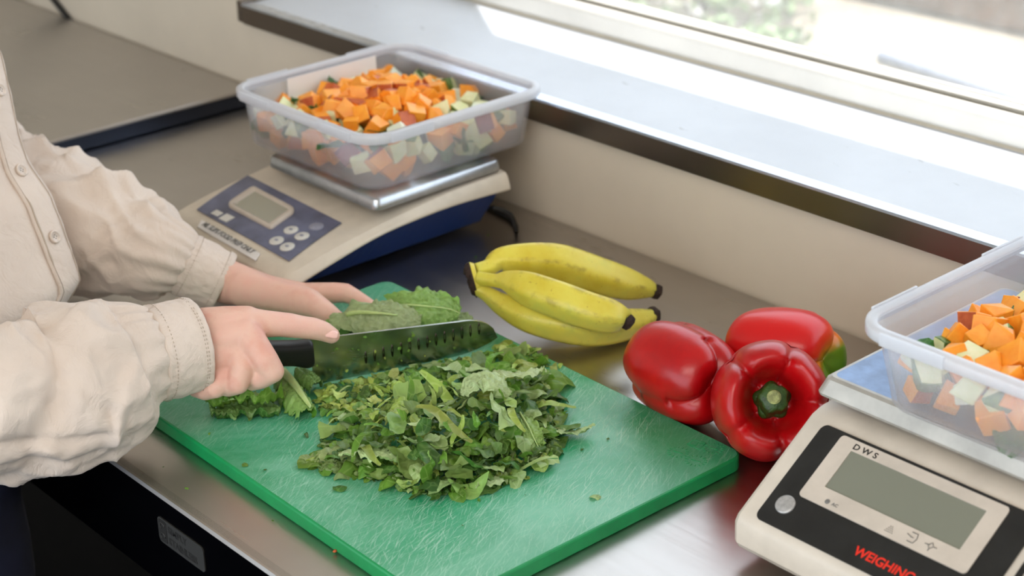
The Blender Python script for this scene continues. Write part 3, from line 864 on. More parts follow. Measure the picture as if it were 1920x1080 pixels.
def chunk_set(mats, kinds, s, n, sm=False):
    out = []
    for i in range(n):
        me = chunk_data(kinds[i % len(kinds)], R.randint(0, 9999), s)
        for m in mats: me.materials.append(m)
        me.polygons.foreach_set('use_smooth', [sm]*len(me.polygons))
        out.append(me)
    return out
POT = chunk_set([M['potato'], M['potato_skin']], ['cube', 'skin', 'cube', 'wedge', 'cube', 'round', 'skin', 'cube'], .0172, 12)
RED = chunk_set([M['potato'], M['potato_red']], ['skin', 'wedge'], .0175, 3)
COU = chunk_set([M['courgette'], M['courgette_skin']], ['wedge', 'cube', 'skin', 'wedge'], .018, 6)
ONI = chunk_set([M['onion'], M['courgette']], ['wedge', 'cube'], .016, 3)
def put(me, name, p, sc, label, cat, group=None, rot=None):
    o = bpy.data.objects.new(name, me); COL.objects.link(o); o.location = p
    o.rotation_euler = rot or (R.uniform(0, 6.28), R.uniform(0, 6.28), R.uniform(0, 6.28)); o.scale = sc if isinstance(sc, tuple) else (sc,)*3
    tag(o, label, cat, group); return o
def ruffle_leaf(size, seed, nu=14, nv=10, amp=.25, aspect=1.4, point=.6):
    rr = random.Random(seed); off = Vector((rr.uniform(0, 99),)*3)
    V = []; F = []
    for i in range(nu+1):
        u = i/nu; w = math.sin(math.pi*min(1, u*.93+.05))**point
        for j in range(nv+1):
            v = j/nv*2-1
            x = u*aspect-aspect/2; y = v*w*.5*(1+.15*noise.noise(Vector((u*6, v*2, 3))+off))
            z = amp*.5*abs(v)**2*w+amp*.5*noise.noise(Vector((u*3.5, v*2.5, 0))+off)+amp*.25*abs(v)*noise.noise(Vector((u*9, v*6, 5))+off)-.15*u*u
            V.append(Vector((x, y, z))*size)
    for i in range(nu):
        for j in range(nv):
            k = i*(nv+1)+j; F.append([k, k+nv+1, k+nv+2, k+1])
    return V, F
def leaf_mesh(name, size, seed, mat, **kw):
    V, F = ruffle_leaf(size, seed, **kw); me = bpy.data.meshes.new(name); me.from_pydata(V, [], F); me.materials.append(mat)
    me.polygons.foreach_set('use_smooth', [True]*len(F)); return me
SPI = [leaf_mesh('spinach_leaf', .026, i+50, M['spinach'], amp=.35) for i in range(4)]
def spaced(n, sampler, dmin, tries=4000):
    P = []
    for _ in range(tries):
        if len(P) >= n: break
        p = sampler()
        if all((p-q).length > dmin for q in P): P.append(p)
    return P
# left tub: mixed layer seen through the wall, and the heap of sweet potato on top
def spot(p, c, w, h):
    a = 'front' if p.y < c[1]-h/6 else 'back' if p.y > c[1]+h/6 else 'middle'
    b = 'left' if p.x < c[0]-w/6 else 'right' if p.x > c[0]+w/6 else 'centre'
    return a+' '+b
def fill(tb, heap_c, heap_r, heap_h, level, n_heap, n_wall, where, dm, seed, heap_extra):
    R.seed(seed)
    cx, cy = tb['base_c']; w = tb['wb']-.020; h = tb['hb']-.020; z0 = tb['z0']+.004
    # layer against the walls (what shows through the plastic)
    def wall_s():
        k = R.random(); z = z0+R.uniform(.008, level)
        e = .5*(z-z0)*.16-.003
        if R.random() < .5: return Vector((cx+(w/2+e)*(1 if R.random() < .62 else -1)-R.uniform(-.0, .004), cy+R.uniform(-.5, .5)*h, z))
        return Vector((cx+R.uniform(-.5, .5)*w, cy-(h/2+e)*(1 if R.random() < .7 else -1)+R.uniform(0, .004), z))
    cin = lambda p: not (abs(p.x-cx) > w/2-.013 and abs(p.y-cy) > h/2-.013 and math.hypot(abs(p.x-cx)-w/2+.013, abs(p.y-cy)-h/2+.013) > .014)
    kinds = [('pot', .36), ('red', .09), ('cou', .32), ('oni', .09), ('spi', .14)]
    for p in spaced(n_wall, wall_s, dm):
        if not cin(p): continue
        k = R.random(); a = 0
        for nme, pr in kinds:
            a += pr
            if k < a: break
        if nme == 'spi' and R.random() < .0: continue
        if nme == 'pot': put(R.choice(POT), 'sweet_potato_cube', p, R.uniform(.8, 1.1), 'orange sweet potato cube buried in the mix, '+where+', '+spot(p, (cx, cy), w, h), 'sweet potato', 'sweet potato cubes in the mix, '+where+', '+spot(p, (cx, cy), w, h))
        elif nme == 'red': put(R.choice(RED), 'sweet_potato_chunk', p, R.uniform(.9, 1.1), 'red skinned sweet potato chunk against the tub wall, '+where+', '+spot(p, (cx, cy), w, h), 'sweet potato', 'red skinned chunks, '+where+', '+spot(p, (cx, cy), w, h))
        elif nme == 'cou': put(R.choice(COU), 'courgette_chunk', p, R.uniform(.8, 1.15), 'pale courgette chunk with green skin in the mix, '+where+', '+spot(p, (cx, cy), w, h), 'courgette', 'courgette chunks, '+where+', '+spot(p, (cx, cy), w, h))
        elif nme == 'oni': put(R.choice(ONI), 'white_vegetable_chunk', p, R.uniform(.8, 1.1), 'white vegetable chunk in the mix, '+where+', '+spot(p, (cx, cy), w, h), 'vegetable', 'white chunks, '+where+', '+spot(p, (cx, cy), w, h))
        else: put(R.choice(SPI), 'spinach_leaf', p, R.uniform(.7, 1.1), 'dark green leaf tucked in the mix, '+where+', '+spot(p, (cx, cy), w, h), 'leaf', 'dark leaves in the mix, '+where+', '+spot(p, (cx, cy), w, h))
    # upper surface of the mix
    def top_s(): return Vector((cx+R.uniform(-.5, .5)*(w+.004), cy+R.uniform(-.5, .5)*(h+.004), z0+level+R.uniform(-.006, .004)))
    for p in spaced(70, top_s, .0165):
        if not cin(p): continue
        k = R.random()
        if k < .5: put(R.choice(COU), 'courgette_chunk', p, R.uniform(.8, 1.1), 'courgette chunk on top of the mix, '+where+', '+spot(p, (cx, cy), w, h), 'courgette', 'courgette chunks on top, '+where+', '+spot(p, (cx, cy), w, h))
        elif k < .68: put(R.choice(ONI), 'white_vegetable_chunk', p, R.uniform(.8, 1.1), 'white vegetable chunk on top of the mix, '+where+', '+spot(p, (cx, cy), w, h), 'vegetable', 'white chunks on top, '+where+', '+spot(p, (cx, cy), w, h))
        elif k < .86: put(R.choice(SPI), 'spinach_leaf', p+Vector((0, 0, .004)), R.uniform(.8, 1.2), 'dark green leaf on top of the mix, '+where+', '+spot(p, (cx, cy), w, h), 'leaf', 'dark leaves on top, '+where+', '+spot(p, (cx, cy), w, h), (R.uniform(-.7, .7), R.uniform(-.7, .7), R.uniform(0, 6)))
        else: put(R.choice(POT), 'sweet_potato_cube', p, R.uniform(.8, 1.05), 'sweet potato cube at the foot of the heap, '+where+', '+spot(p, (cx, cy), w, h), 'sweet potato', 'sweet potato cubes at the foot, '+where+', '+spot(p, (cx, cy), w, h))
    # the heap
    H = []
    hx, hy = heap_c
    for _ in range(9000):
        if len(H) >= n_heap: break
        r = math.sqrt(R.random()); a = R.uniform(0, 6.28)
        x = r*math.cos(a); y = r*math.sin(a); z = z0+level+.002+heap_h*(1-r*r)*R.uniform(.55, 1)
        p = Vector((hx+x*heap_r[0], hy+y*heap_r[1], z))
        if abs(p.x-cx) > w/2+.002 or abs(p.y-cy) > h/2+.002: continue
        if all((p-q).length > .0160 for q in H): H.append(p)
    for p in H+heap_extra:
        put(R.choice(POT), 'sweet_potato_cube', p, R.uniform(.85, 1.15), 'bright orange sweet potato cube in the heap, '+where+', '+spot(p, (cx, cy), w, h), 'sweet potato', 'sweet potato cubes heaped up, '+where+', '+spot(p, (cx, cy), w, h))
fill(LB, (-.362, .468), (.074, .076), .020, .029, 66, 74, 'left tub', .0165, 11, [])
fill(RB, (.472, .415), (.085, .085), .020, .026, 56, 80, 'right tub', .0165, 23, [])

# ================================================================ bananas
def banana(root, P0, rads, twist, seed, greens=0):
    """P0: centre line points; five-sided body, stalk first, dark tip last"""
    n = 60; C = catmull([tuple(p)+(r,) for p, r in zip(P0, rads)], n)
    path = [Vector(c[:3]) for c in C]; rr = [c[3] for c in C]
    T, N = frames(path, Vector((0, 0, 1)))
    V = []; edge = []; green = []; K = 30
    for i in range(n):
        s = T[i].cross(N[i])
        for j in range(K):
            a = 2*math.pi*j/K+twist
            w = abs(math.cos(2.5*a)); k = min(1, rr[i]/.011)
            q = rr[i]*(1+.12*k*(w**2.5-.35))
            V.append(path[i]+(N[i]*math.cos(a)+s*math.sin(a))*q)
            edge.append((w**26)*min(1, i/12)); u = i/(n-1)
            green.append(max(0, (u-.80)*2.6)*greens+max(0, .14-u)*2*greens)
    F = []
    for i in range(n-1):
        for j in range(K):
            a = i*K+j; b = i*K+(j+1) % K; F.append([a, b, b+K, a+K])
    F.append(list(range(K))[::-1]); F.append([(n-1)*K+j for j in range(K)])
    bo = place('banana', V, F, M['banana'], root, attrs={'edge': edge, 'green': green})
    e = path[-1]; d = T[-1]
    place('banana_tip', *tube([e-d*.002, e+d*.002, e+d*.006, e+d*.0075], [rr[-1]*1.02, rr[-1]*1.12, rr[-1]*1.0, rr[-1]*.5], 14, shape=lambda t, a: 1+.1*math.sin(5*a+seed)), M['banana_dark'], bo)
def bananas():
    C0 = at(897, 524, 1.545)
    root = thing('banana_bunch', (C0.x+.05, C0.y+.06, 0), 'bunch of three short yellow bananas joined at a dark brown crown', 'bananas')
    mm = .001
    banana(root, [at(893, 507, 1.545), at(918, 500, 1.55), at(938, 486, 1.555), at(985, 487, 1.562), at(1045, 492, 1.568), at(1110, 513, 1.575), at(1170, 531, 1.582), at(1210, 540, 1.586), at(1226, 545, 1.588)],
           [6.5*mm, 7.5*mm, 10.5*mm, 15*mm, 16.5*mm, 16.5*mm, 14.5*mm, 9.5*mm, 6*mm], .35, 1, .6)
    banana(root, [at(897, 522, 1.540), at(930, 526, 1.532), at(952, 527, 1.524), at(990, 540, 1.508), at(1045, 560, 1.493), at(1100, 580, 1.486), at(1145, 592, 1.486), at(1168, 597, 1.488), at(1173, 600, 1.488)],
           [6.5*mm, 6*mm, 9*mm, 14.5*mm, 16*mm, 16*mm, 14.5*mm, 10*mm, 6.5*mm], .1, 2, .9)
    banana(root, [at(895, 541, 1.543), at(915, 552, 1.541), at(945, 572, 1.533), at(990, 592, 1.520), at(1050, 606, 1.513), at(1110, 613, 1.515), at(1165, 609, 1.526), at(1205, 600, 1.542), at(1221, 592, 1.549)],
           [6*mm, 7*mm, 10*mm, 13.5*mm, 15.5*mm, 16*mm, 14*mm, 10*mm, 6.5*mm], .5, 3, .3)
    # crown
    cp = [at(880, 503, 1.545), at(884, 520, 1.545), at(890, 540, 1.545)]
    V = []; F = []
    rings = []
    path = bez([at(897, 524, 1.545), at(889, 524, 1.545), at(882, 525, 1.545), at(877, 526, 1.545)], 10)
    T = (path[-1]-path[0]).normalized(); up = (cp[0]-cp[2]).normalized(); s = T.cross(up)
    for i, p in enumerate(path):
        k = [1, 1.02, 1.05, 1.08, 1.08, 1.04, 1.0, .95, .85, .4][i]
        rings.append([p+up*math.cos(a)*(.0150*k+.0022*noise.noise(Vector((a*3, i, 0)))*(i > 3))+s*math.sin(a)*(.0095*k+.002*noise.noise(Vector((a*3, i, 5)))*(i > 3))+T*(.004*noise.noise(Vector((a*2.5, 9, i)))*(i > 5)) for a in [2*math.pi*j/26 for j in range(26)]])
    V, F = loft(rings); mi = [0 if k < 26*3 else 1 for k in range(len(F))]; mi[-2] = 0; mi[-1] = 1
    place('crown', V, F, [M['banana'], M['banana_dark']], root, mi=mi)
bananas()

# ================================================================ bell peppers
def pepper(center, R0, height, axis, twist, lobes, label, mat, dep=1.0, seed=0, vis_stem=True, squash=(1, 1), crease=.16):
    axis = axis.normalized(); u = axis.orthogonal().normalized(); v = axis.cross(u)
    u, v = u*math.cos(twist)+v*math.sin(twist), v*math.cos(twist)-u*math.sin(twist)
    # profile from the stem pit over the shoulder to the blossom end
    prof = [(0, .20), (.2, .19), (.33, .20), (.45, .32), (.58, .47), (.72, .54), (.86, .48), (.96, .34), (1.0, .14), (.99, -.08), (.94, -.27), (.83, -.43), (.66, -.53), (.46, -.555), (.26, -.52), (.10, -.475), (0, -.465)]
    P = catmull(prof, 56); K = 96; V = []; F = []
    for i, (rho, h) in enumerate(P):
        rho = max(0, rho)
        for j in range(K):
            a = 2*math.pi*j/K
            aa = a+.12*math.sin(2*a+seed)
            c = abs(math.cos(lobes*aa/2)); g = (1-c)**2.4
            t = i/(len(P)-1)
            m = crease*(.55 if .3 < t < .62 else 1.0)*min(1, rho*2)
            side = 1-m*g
            hh = h
            if h > .2: hh = h-.13*g*min(1, rho*1.6)*(rho > .25)      # shoulders dip between lobes
            if h < -.3: hh = h+.09*g*min(1, rho*1.8)
            k = 1+.05*noise.noise(Vector((math.cos(a)*1.2, math.sin(a)*1.2, h*1.5+seed*7)))
            p = (u*math.cos(a)*squash[0]+v*math.sin(a)*squash[1])*(rho*side*R0*k)+axis*(hh*height*(1 if h < .3 else 1))
            V.append(center+p)
    n = len(P)
    for i in range(n-1):
        for j in range(K):
            a = i*K+j; b = i*K+(j+1) % K; F.append([a, b, b+K, a+K][::-1])
    lo = Vector([min(q[i] for q in V) for i in range(3)]); hi = Vector([max(q[i] for q in V) for i in range(3)])
    # rest on the worktop
    dz = -lo.z+.0003
    V = [q+Vector((0, 0, dz)) for q in V]; center = center+Vector((0, 0, dz))
    root = thing('bell_pepper', (center.x, center.y, 0), label, 'pepper')
    body = place('pepper_body', V, F, mat if mat else M['pepper'], root)
    # calyx and stem
    b0 = center+axis*(.185*height)
    st = []
    cal = []
    for i, (rho, h) in enumerate([(.02, .012), (.14, .012), (.26, .010), (.30, .004), (.27, -.01), (.1, -.02)]):
        cal.append([b0+(u*math.cos(a)+v*math.sin(a))*(rho*R0*(1+.12*math.cos(5*a+seed)*(rho > .2)))+axis*(h*.6) for a in [2*math.pi*j/40 for j in range(40)]])
    place('calyx', *loft(cal), M['stem'], root)
    sp = bez([b0, b0+axis*.008, b0+axis*.016+u*.002, b0+axis*.022+u*.003], 8)
    Vs, Fs = tube(sp, [.29*R0, .265*R0, .25*R0, .24*R0, .24*R0, .245*R0, .24*R0, .20*R0], 22, up0=u, shape=lambda t, a: 1+.09*math.cos(5*a)+.04*math.cos(9*a+1))
    stm = place('stem', Vs, Fs, M['stem'], root)
    e = sp[-1]; place('stem_end', *loft([[e+(u*math.cos(a)+v*math.sin(a))*(.125*R0*k)+axis*z for a in [2*math.pi*j/18 for j in range(18)]] for k, z in ((1, -.0004), (.9, .0009), (.5, .0006))]), M['stem_end'], stm)
    return body, root
camdir = lambda x, y, z: (RIGHT*x+DOWN*y-FWD*z)     # z towards the camera
pepper(on(1442, 757, .046), .0455, .082, camdir(-.03, -.05, 1), .9, 5, 'red bell pepper lying on its side with its green stem facing out', None, seed=1, crease=.10)
pepper(on(1281, 697, .040), .0390, .078, camdir(-.52, -.26, -.82), 1.6, 3, 'red bell pepper nearest the bananas, lobed base turned outward, stem hidden', None, seed=4, crease=.15)
pc = on(1474, 668, .043)
gp = pc+camdir(.88, .35, .25).normalized()*.050
bd3, rt3 = pepper(pc, .0405, .076, camdir(-.62, -.05, -.60), 2.1, 3, 'red bell pepper at the back with an orange and green patch', None, seed=2.5, crease=.14)
lo_ = Vector(bd3['_w']); bd3.data.materials.clear(); bd3.data.materials.append(pepper_mat(tuple(gp-lo_)))

# ================================================================ knife
KH = on(588, 722, .0142); KT = on(925, 655, .0142); KD = (KT-KH); KD.z = 0; KL = KD.length; KD.normalize()
KN = Vector((KD.y, -KD.x, 0))   # towards the camera side
KU = Vector((0, 0, 1))
def kpt(x, z, s=0): return KH+KD*x+KU*z+KN*s
def knife():
    root = thing('chef_knife', KH+KD*.02, 'wide bladed kitchen knife with black handle, cutting through the lettuce', 'knife')
    root['_w'] = tuple(KH+KD*.02)
    L = KL+.004
    rings = []; n = 44; m = 7
    for i in range(n+1):
        x = L*i/n; t = x/L
        lo = .0003+.010*max(0, (t-.72)/.28)**2.2
        hi = .0425-.0105*t/.84 if t < .80 else .0325-.0225*(1-math.sqrt(max(0, 1-((t-.80)/.20)**2)))
        hi = max(hi, lo+.0006)
        front = []; back = []
        for k in range(m+1):
            z = lo+(hi-lo)*k/m; th = .0002+.0009*min(1, (z-lo)/.018)
            front.append(kpt(x, z, th)); back.append(kpt(x, z, -th))
        rings.append(front+back[::-1])
    V, F = loft(rings); bl = place('blade', V, F, M['blade'], root); subset_smooth(bl, 30)
    # scalloped hollows near the edge
    for i in range(14):
        x = .046+i*.0078
        zc = .0165+.0005*i; h = .0058; w = .0011; t = .0011
        V = [kpt(x, zc, t-.0002)]; F = []
        for j in range(14):
            a = 2*math.pi*j/14; V.append(kpt(x+w*math.cos(a), zc+h*math.sin(a), t+.00022))
        V += [kpt(x+w*1.1*math.cos(2*math.pi*j/14), zc+h*1.05*math.sin(2*math.pi*j/14), t-.0003) for j in range(14)]
        for j in range(14):
            k = 1+(j+1) % 14; F.append([0, 1+j, k]); F.append([1+j, 15+j, 15+(j+1) % 14, k])
        place('hollow', V, F, M['dimple'], bl)
    H = [(.0012, .0300, .0215, .0110), (-.0008, .0300, .0240, .0130), (-.006, .0302, .0244, .0145), (-.016, .0328, .0215, .0155), (-.03, .0356, .0212, .0165), (-.05, .0392, .0215, .0175), (-.075, .0405, .0215, .0180), (-.10, .0450, .0220, .0175), (-.114, .0478, .0205, .0165), (-.119, .049, .014, .010)]
    rings = []
    for x, zc, h, w in catmull(H, 40):
        ring = []
        for j in range(28):
            a = 2*math.pi*j/28; ca, sa = math.cos(a), math.sin(a)
            ring.append(kpt(x, zc+h/2*math.copysign(abs(sa)**.62, sa), w/2*math.copysign(abs(ca)**.62, ca)))
        rings.append(ring)
    place('handle', *loft(rings), M['black'], root)
knife()

# ================================================================ lettuce
def big_leaf(label, spine, wl, wr, tilt, curl_l, curl_r, mat, rib=None, nu=46, nv=30, ruf=.006, seed=0, ribr=.0018, ribrange=(0, 1), name='lettuce_leaf', jag=.25):
    n = nu; m = len(spine)
    S = catmull([tuple(p) for p in spine], n); path = [Vector(p) for p in S]
    ip = lambda L: [v[0] for v in catmull([(x,) for x in L], n)]
    WL, WR, TI, CL, CR = ip(wl), ip(wr), ip(tilt), ip(curl_l), ip(curl_r)
    T, N = frames(path, KU); V = []; F = []
    for i in range(n):
        s0 = T[i].cross(N[i])   # to the left/right in the horizontal plane
        for j in range(nv+1):
            v = j/nv*2-1; w = WL[i] if v < 0 else WR[i]; c = CL[i] if v < 0 else CR[i]
            a = TI[i]; q = abs(v)*w
            jg = 1+jag*noise.noise(Vector((i*.35+seed*3, (1 if v > 0 else -1)*4, seed)))*abs(v)**2+jag*.4*noise.noise(Vector((i*1.1, (1 if v > 0 else -1)*4, seed+9)))*abs(v)**3
            q *= jg
            # bend progressively: arc with total angle c
            if abs(c) > .01: x = math.sin(c*abs(v))/c*w*jg; y = (1-math.cos(c*abs(v)))/c*w*jg
            else: x = q; y = 0
            sx = x*(1 if v > 0 else -1)
            d = s0*(sx*math.cos(a)-y*math.sin(a))+N[i]*(sx*math.sin(a)+y*math.cos(a))
            nrm = N[i]*math.cos(a)-s0*math.sin(a)
            f = ruf*abs(v)**1.6*noise.noise(Vector((i*.22, v*2.2, seed+3)))*2.2+ruf*.55*noise.noise(Vector((i*.55, v*7, seed+13)))+.0007*abs(noise.noise(Vector((i*.9, v*13, seed))))-.0012*math.exp(-(v*9)**2)
            V.append(path[i]+d+nrm*f)
    for i in range(n-1):
        for j in range(nv):
            k = i*(nv+1)+j; F.append([k, k+nv+1, k+nv+2, k+1])
    V = [Vector((v.x, v.y, max(v.z, BZ+.0006))) for v in V]
    root = None
    o = place(name, V, F, mat); tag(o, label, 'lettuce')
    if rib:
        a, b = int(ribrange[0]*(n-1)), int(ribrange[1]*(n-1))
        seg = path[a:b+1]
        nn = [(N[i]*math.cos(TI[i])-T[i].cross(N[i])*math.sin(TI[i]))*rib for i in range(a, b+1)]
        pts = [p+q*.0008 for p, q in zip(seg, nn)]
        rr = [ribr*(1-.75*k/len(pts)) for k in range(len(pts))]
        place('midrib', *tube(pts, rr, 10), M['rib'], o)
    return o
# uncut leaves held down behind the blade
big_leaf('crinkled pale lettuce leaf with a light midrib, under the hand behind the blade',
         [on(618, 606, .036), on(660, 588, .046), on(705, 588, .049), on(748, 592, .048), on(790, 598, .044)],
         [.010, .016, .019, .018, .012], [.008, .018, .024, .020, .010], [-.55, -.6, -.6, -.6, -.6], [-.9]*5, [-.7]*5, M['leaf_pale'], 1, seed=3, ruf=.006, ribr=.0024, ribrange=(.2, .75))
big_leaf('bright green folded lettuce leaf standing up behind the blade',
         [on(715, 578, .040), on(755, 572, .050), on(800, 575, .052), on(840, 580, .048), on(862, 588, .044)],
         [.012, .019, .020, .017, .006], [.010, .020, .022, .018, .006], [-.75, -.8, -.75, -.7, -.7], [-.5]*5, [-1.3]*5, M['leaf_mid'], 1, seed=8, ruf=.007, ribr=.0012)
big_leaf('dark lettuce leaf lying under the folded one behind the blade',
         [on(640, 625, .020), on(700, 622, .024), on(770, 618, .026), on(830, 612, .022), on(885, 608, .016)],
         [.014, .02, .022, .02, .01], [.010, .014, .014, .012, .006], [-.2]*5, [-1.2]*5, [-.8]*5, M['leaf_dark'], None, seed=11)
big_leaf('rolled green lettuce heart under the fingertips, left of the pale leaf',
         [on(592, 600, .030), on(620, 594, .036), on(655, 592, .038), on(690, 598, .034)],
         [.010, .015, .016, .012], [.012, .018, .018, .012], [-.3]*4, [-1.9]*4, [-1.9]*4, M['leaf_mid'], None, seed=14, ruf=.004)
big_leaf('grey green leaf tip poking out beyond the knife spine',
         [on(825, 606, .028), on(850, 596, .032), on(875, 598, .030), on(893, 606, .026)],
         [.006, .010, .008, .003], [.008, .012, .010, .003], [-.4]*4, [-.5]*4, [-.6]*4, M['leaf_pale'], None, seed=15, ruf=.003)
# pieces left of the blade
big_leaf('ruffled lettuce leaf with a white fan of ribs below the right hand',
         [on(392, 752, .024), on(425, 745, .030), on(465, 742, .032), on(500, 742, .028), on(528, 738, .024)],
         [.012, .020, .022, .019, .008], [.006, .010, .012, .010, .006], [.25]*5, [-.9]*5, [.6]*5, M['leaf_mid'], -1, seed=21, ruf=.009, ribr=.003, ribrange=(.1, .55), jag=.4)
big_leaf('dark ruffled underleaf on the board below the right hand',
         [on(395, 775, .016), on(430, 768, .017), on(475, 766, .018), on(525, 772, .016)],
         [.008, .012, .012, .006], [.008, .012, .012, .006], [0]*4, [.2]*4, [.2]*4, M['leaf_dark'], None, seed=22, ruf=.006, jag=.4)
big_leaf('rolled chunk of green lettuce standing between the hand and the blade',
         [on(530, 700, .026), on(548, 718, .027), on(566, 742, .026), on(582, 765, .024)],
         [.012, .018, .019, .014], [.014, .022, .022, .016], [.2]*4, [-2.3]*4, [-1.9]*4, M['leaf_mid'], 1, seed=27, ruf=.006, ribr=.0045, ribrange=(0, 1))
big_leaf('dark crinkled lettuce roll tucked against the knife heel',
         [on(560, 688, .026), on(578, 700, .028), on(596, 716, .026)],
         [.010, .014, .010], [.010, .016, .012], [0]*3, [-1.9]*3, [-1.9]*3, M['leaf_dark'], None, seed=29, ruf=.005)
# distinct large pieces in and around the chopped pile
big_leaf('large pale cupped lettuce leaf on top of the chopped pile',
         [on(868, 742, .050), on(880, 715, .058), on(905, 702, .062), on(935, 718, .058), on(955, 742, .048)],
         [.006, .017, .020, .018, .006], [.004, .012, .013, .012, .004], [.5, .45, .4, .35, .3], [-1.2]*5, [-.7]*5, M['leaf_pale'], None, seed=33, ruf=.004, jag=.15, name='chopped_lettuce_leaf')
big_leaf('broad grey green lettuce piece right of the pale cupped leaf',
         [on(930, 695, .044), on(960, 700, .048), on(990, 698, .046), on(1012, 690, .040)],
         [.007, .012, .012, .007], [.007, .010, .010, .006], [.3]*4, [-.4]*4, [-.4]*4, M['leaf_pale'], None, seed=34, ruf=.003, jag=.2, name='chopped_lettuce_leaf')
big_leaf('flat pale green leaf lying at the pile front edge',
         [on(880, 905, .016), on(900, 900, .019), on(925, 898, .020), on(950, 894, .017)],
         [.008, .012, .011, .005], [.006, .010, .009, .004], [.1]*4, [-.2]*4, [-.3]*4, M['leaf_pale'], None, seed=35, ruf=.002, jag=.15, name='chopped_lettuce_leaf')
big_leaf('curved leaf strip reaching out from the pile to the right',
         [on(1045, 808, .020), on(1068, 812, .019), on(1092, 808, .019), on(1114, 795, .022)],
         [.007, .008, .007, .002], [.007, .008, .006, .002], [.1]*4, [-.4]*4, [.7]*4, M['leaf_pale'], None, seed=36, ruf=.0015, jag=.1, name='chopped_lettuce_leaf')
big_leaf('broad olive lettuce leaf with netted veins at the pile left front',
         [on(640, 848, .024), on(680, 842, .029), on(720, 846, .030), on(760, 856, .026)],
         [.008, .014, .015, .009], [.007, .012, .012, .008], [.25]*4, [-.4]*4, [-.4]*4, M['leaf_pale'], -1, seed=38, ruf=.003, jag=.2, ribr=.0009, name='chopped_lettuce_leaf')
big_leaf('bright green leaf with a clear midrib at the pile right side',
         [on(975, 775, .034), on(990, 800, .034), on(1002, 825, .028), on(1012, 845, .020)],
         [.006, .010, .010, .005], [.006, .010, .009, .005], [.0]*4, [-.5]*4, [-.5]*4, M['leaf_mid'], 1, seed=39, ruf=.003, jag=.2, ribr=.0009, name='chopped_lettuce_leaf')
big_leaf('small dark leaf curling off the left side of the pile',
         [on(598, 880, .015), on(612, 870, .018), on(628, 872, .019), on(640, 866, .018)],
         [.004, .007, .006, .003], [.004, .007, .006, .003], [.1]*4, [-.6]*4, [-.6]*4, M['leaf_dark'], None, seed=40, ruf=.002, jag=.15, name='chopped_lettuce_leaf')

def scrap_mesh(seed, size, mat, curl, flat=0):
    rr = random.Random(seed); K = 20; RG = 6
    nv = rr.randint(3, 6); ang = sorted(rr.uniform(0, 6.28) for _ in range(nv)); el = rr.uniform(.55, .95)
    cuts = [(rr.uniform(0, 6.28), rr.uniform(.45, .85)) for _ in range(nv)]
    def rad(a):
        r = 1.0
        for c, d in cuts:
            k = math.cos(a-c)
            if k > .05: r = min(r, d/k)
        return r*(1+.10*noise.noise(Vector((math.cos(a)*3, math.sin(a)*3, seed))))
    V = [Vector((0, 0, 0))]; ca = rr.uniform(0, 6.28); cc = curl*rr.uniform(.4, 1.3)
    for i in range(1, RG+1):
        for j in range(K):
            a = 2*math.pi*j/K; r = rad(a)*i/RG; x, y = r*math.cos(a), r*math.sin(a)*el
            s = x*math.cos(ca)+y*math.sin(ca)
            z = -cc*s*s*.5+.22*noise.noise(Vector((x*2.2, y*2.2, seed)))+.10*noise.noise(Vector((x*5, y*5, seed+4)))*r
            V.append(Vector((x, y, z*(1-flat))))
    F = [[0, 1+j, 1+(j+1) % K] for j in range(K)]
    for i in range(RG-1):
        for j in range(K):
            a = 1+i*K+j; b = 1+i*K+(j+1) % K; F.append([a, a+K, b+K, b])
    me = bpy.data.meshes.new('lettuce_scrap'); me.from_pydata([v*size for v in V], [], F); me.materials.append(mat)
    me.polygons.foreach_set('use_smooth', [True]*len(F)); return me
def strip_mesh(seed, size, mat):
    rr = random.Random(seed); V = []; F = []; n = 14
    for i in range(n):
        u = i/(n-1)*2-1; w = .16*(1-u*u*.6)
        for j in (-1, 0, 1):
            V.append(Vector((u, j*w+.12*math.sin(u*3+seed), .25*math.sin(u*2.4+seed*2)+.05*abs(j)+.05*noise.noise(Vector((u*4, j, seed)))))*size)
    for i in range(n-1):
        for j in range(2): k = i*3+j; F.append([k, k+3, k+4, k+1])
    me = bpy.data.meshes.new('lettuce_strip'); me.from_pydata(V, [], F); me.materials.append(mat); me.polygons.foreach_set('use_smooth', [True]*len(F)); return me
R.seed(5)
SCR = {k: [scrap_mesh(100+i*7+h, .0095, M[k], 1.5) for i in range(12)] for h, k in enumerate(('leaf_dark', 'leaf_mid', 'leaf_pale', 'leaf_yellow'))}
STR = {k: [strip_mesh(i+3, .013, M[k]) for i in range(3)] for k in ('leaf_mid', 'leaf_yellow', 'rib')}
PILE = [(575, 872), (600, 835), (640, 800), (605, 775), (592, 748), (605, 722), (700, 702), (800, 682), (900, 662), (945, 648), (1000, 655), (1040, 690), (1052, 740), (1050, 820), (1035, 865), (990, 895), (930, 912), (840, 930), (770, 925), (720, 905), (650, 888)]
def inside(x, y):
    c = False; n = len(PILE)
    for i in range(n):
        x1, y1 = PILE[i]; x2, y2 = PILE[i-1]
        if (y1 > y) != (y2 > y) and x < (x2-x1)*(y-y1)/(y2-y1)+x1: c = not c
    return c
def edge_dist(x, y):
    d = 1e9; n = len(PILE)
    for i in range(n):
        x1, y1 = PILE[i]; x2, y2 = PILE[i-1]; L = (x2-x1)**2+(y2-y1)**2
        t = max(0, min(1, ((x-x1)*(x2-x1)+(y-y1)*(y2-y1))/L)); d = min(d, math.hypot(x-x1-t*(x2-x1), y-y1-t*(y2-y1)))
    return d
def pile_h(x, y):
    e = edge_dist(x, y); h = .034*min(1, e/120)**.8
    if y > 800: h *= .8
    if x < 680: h *= .55
    return h
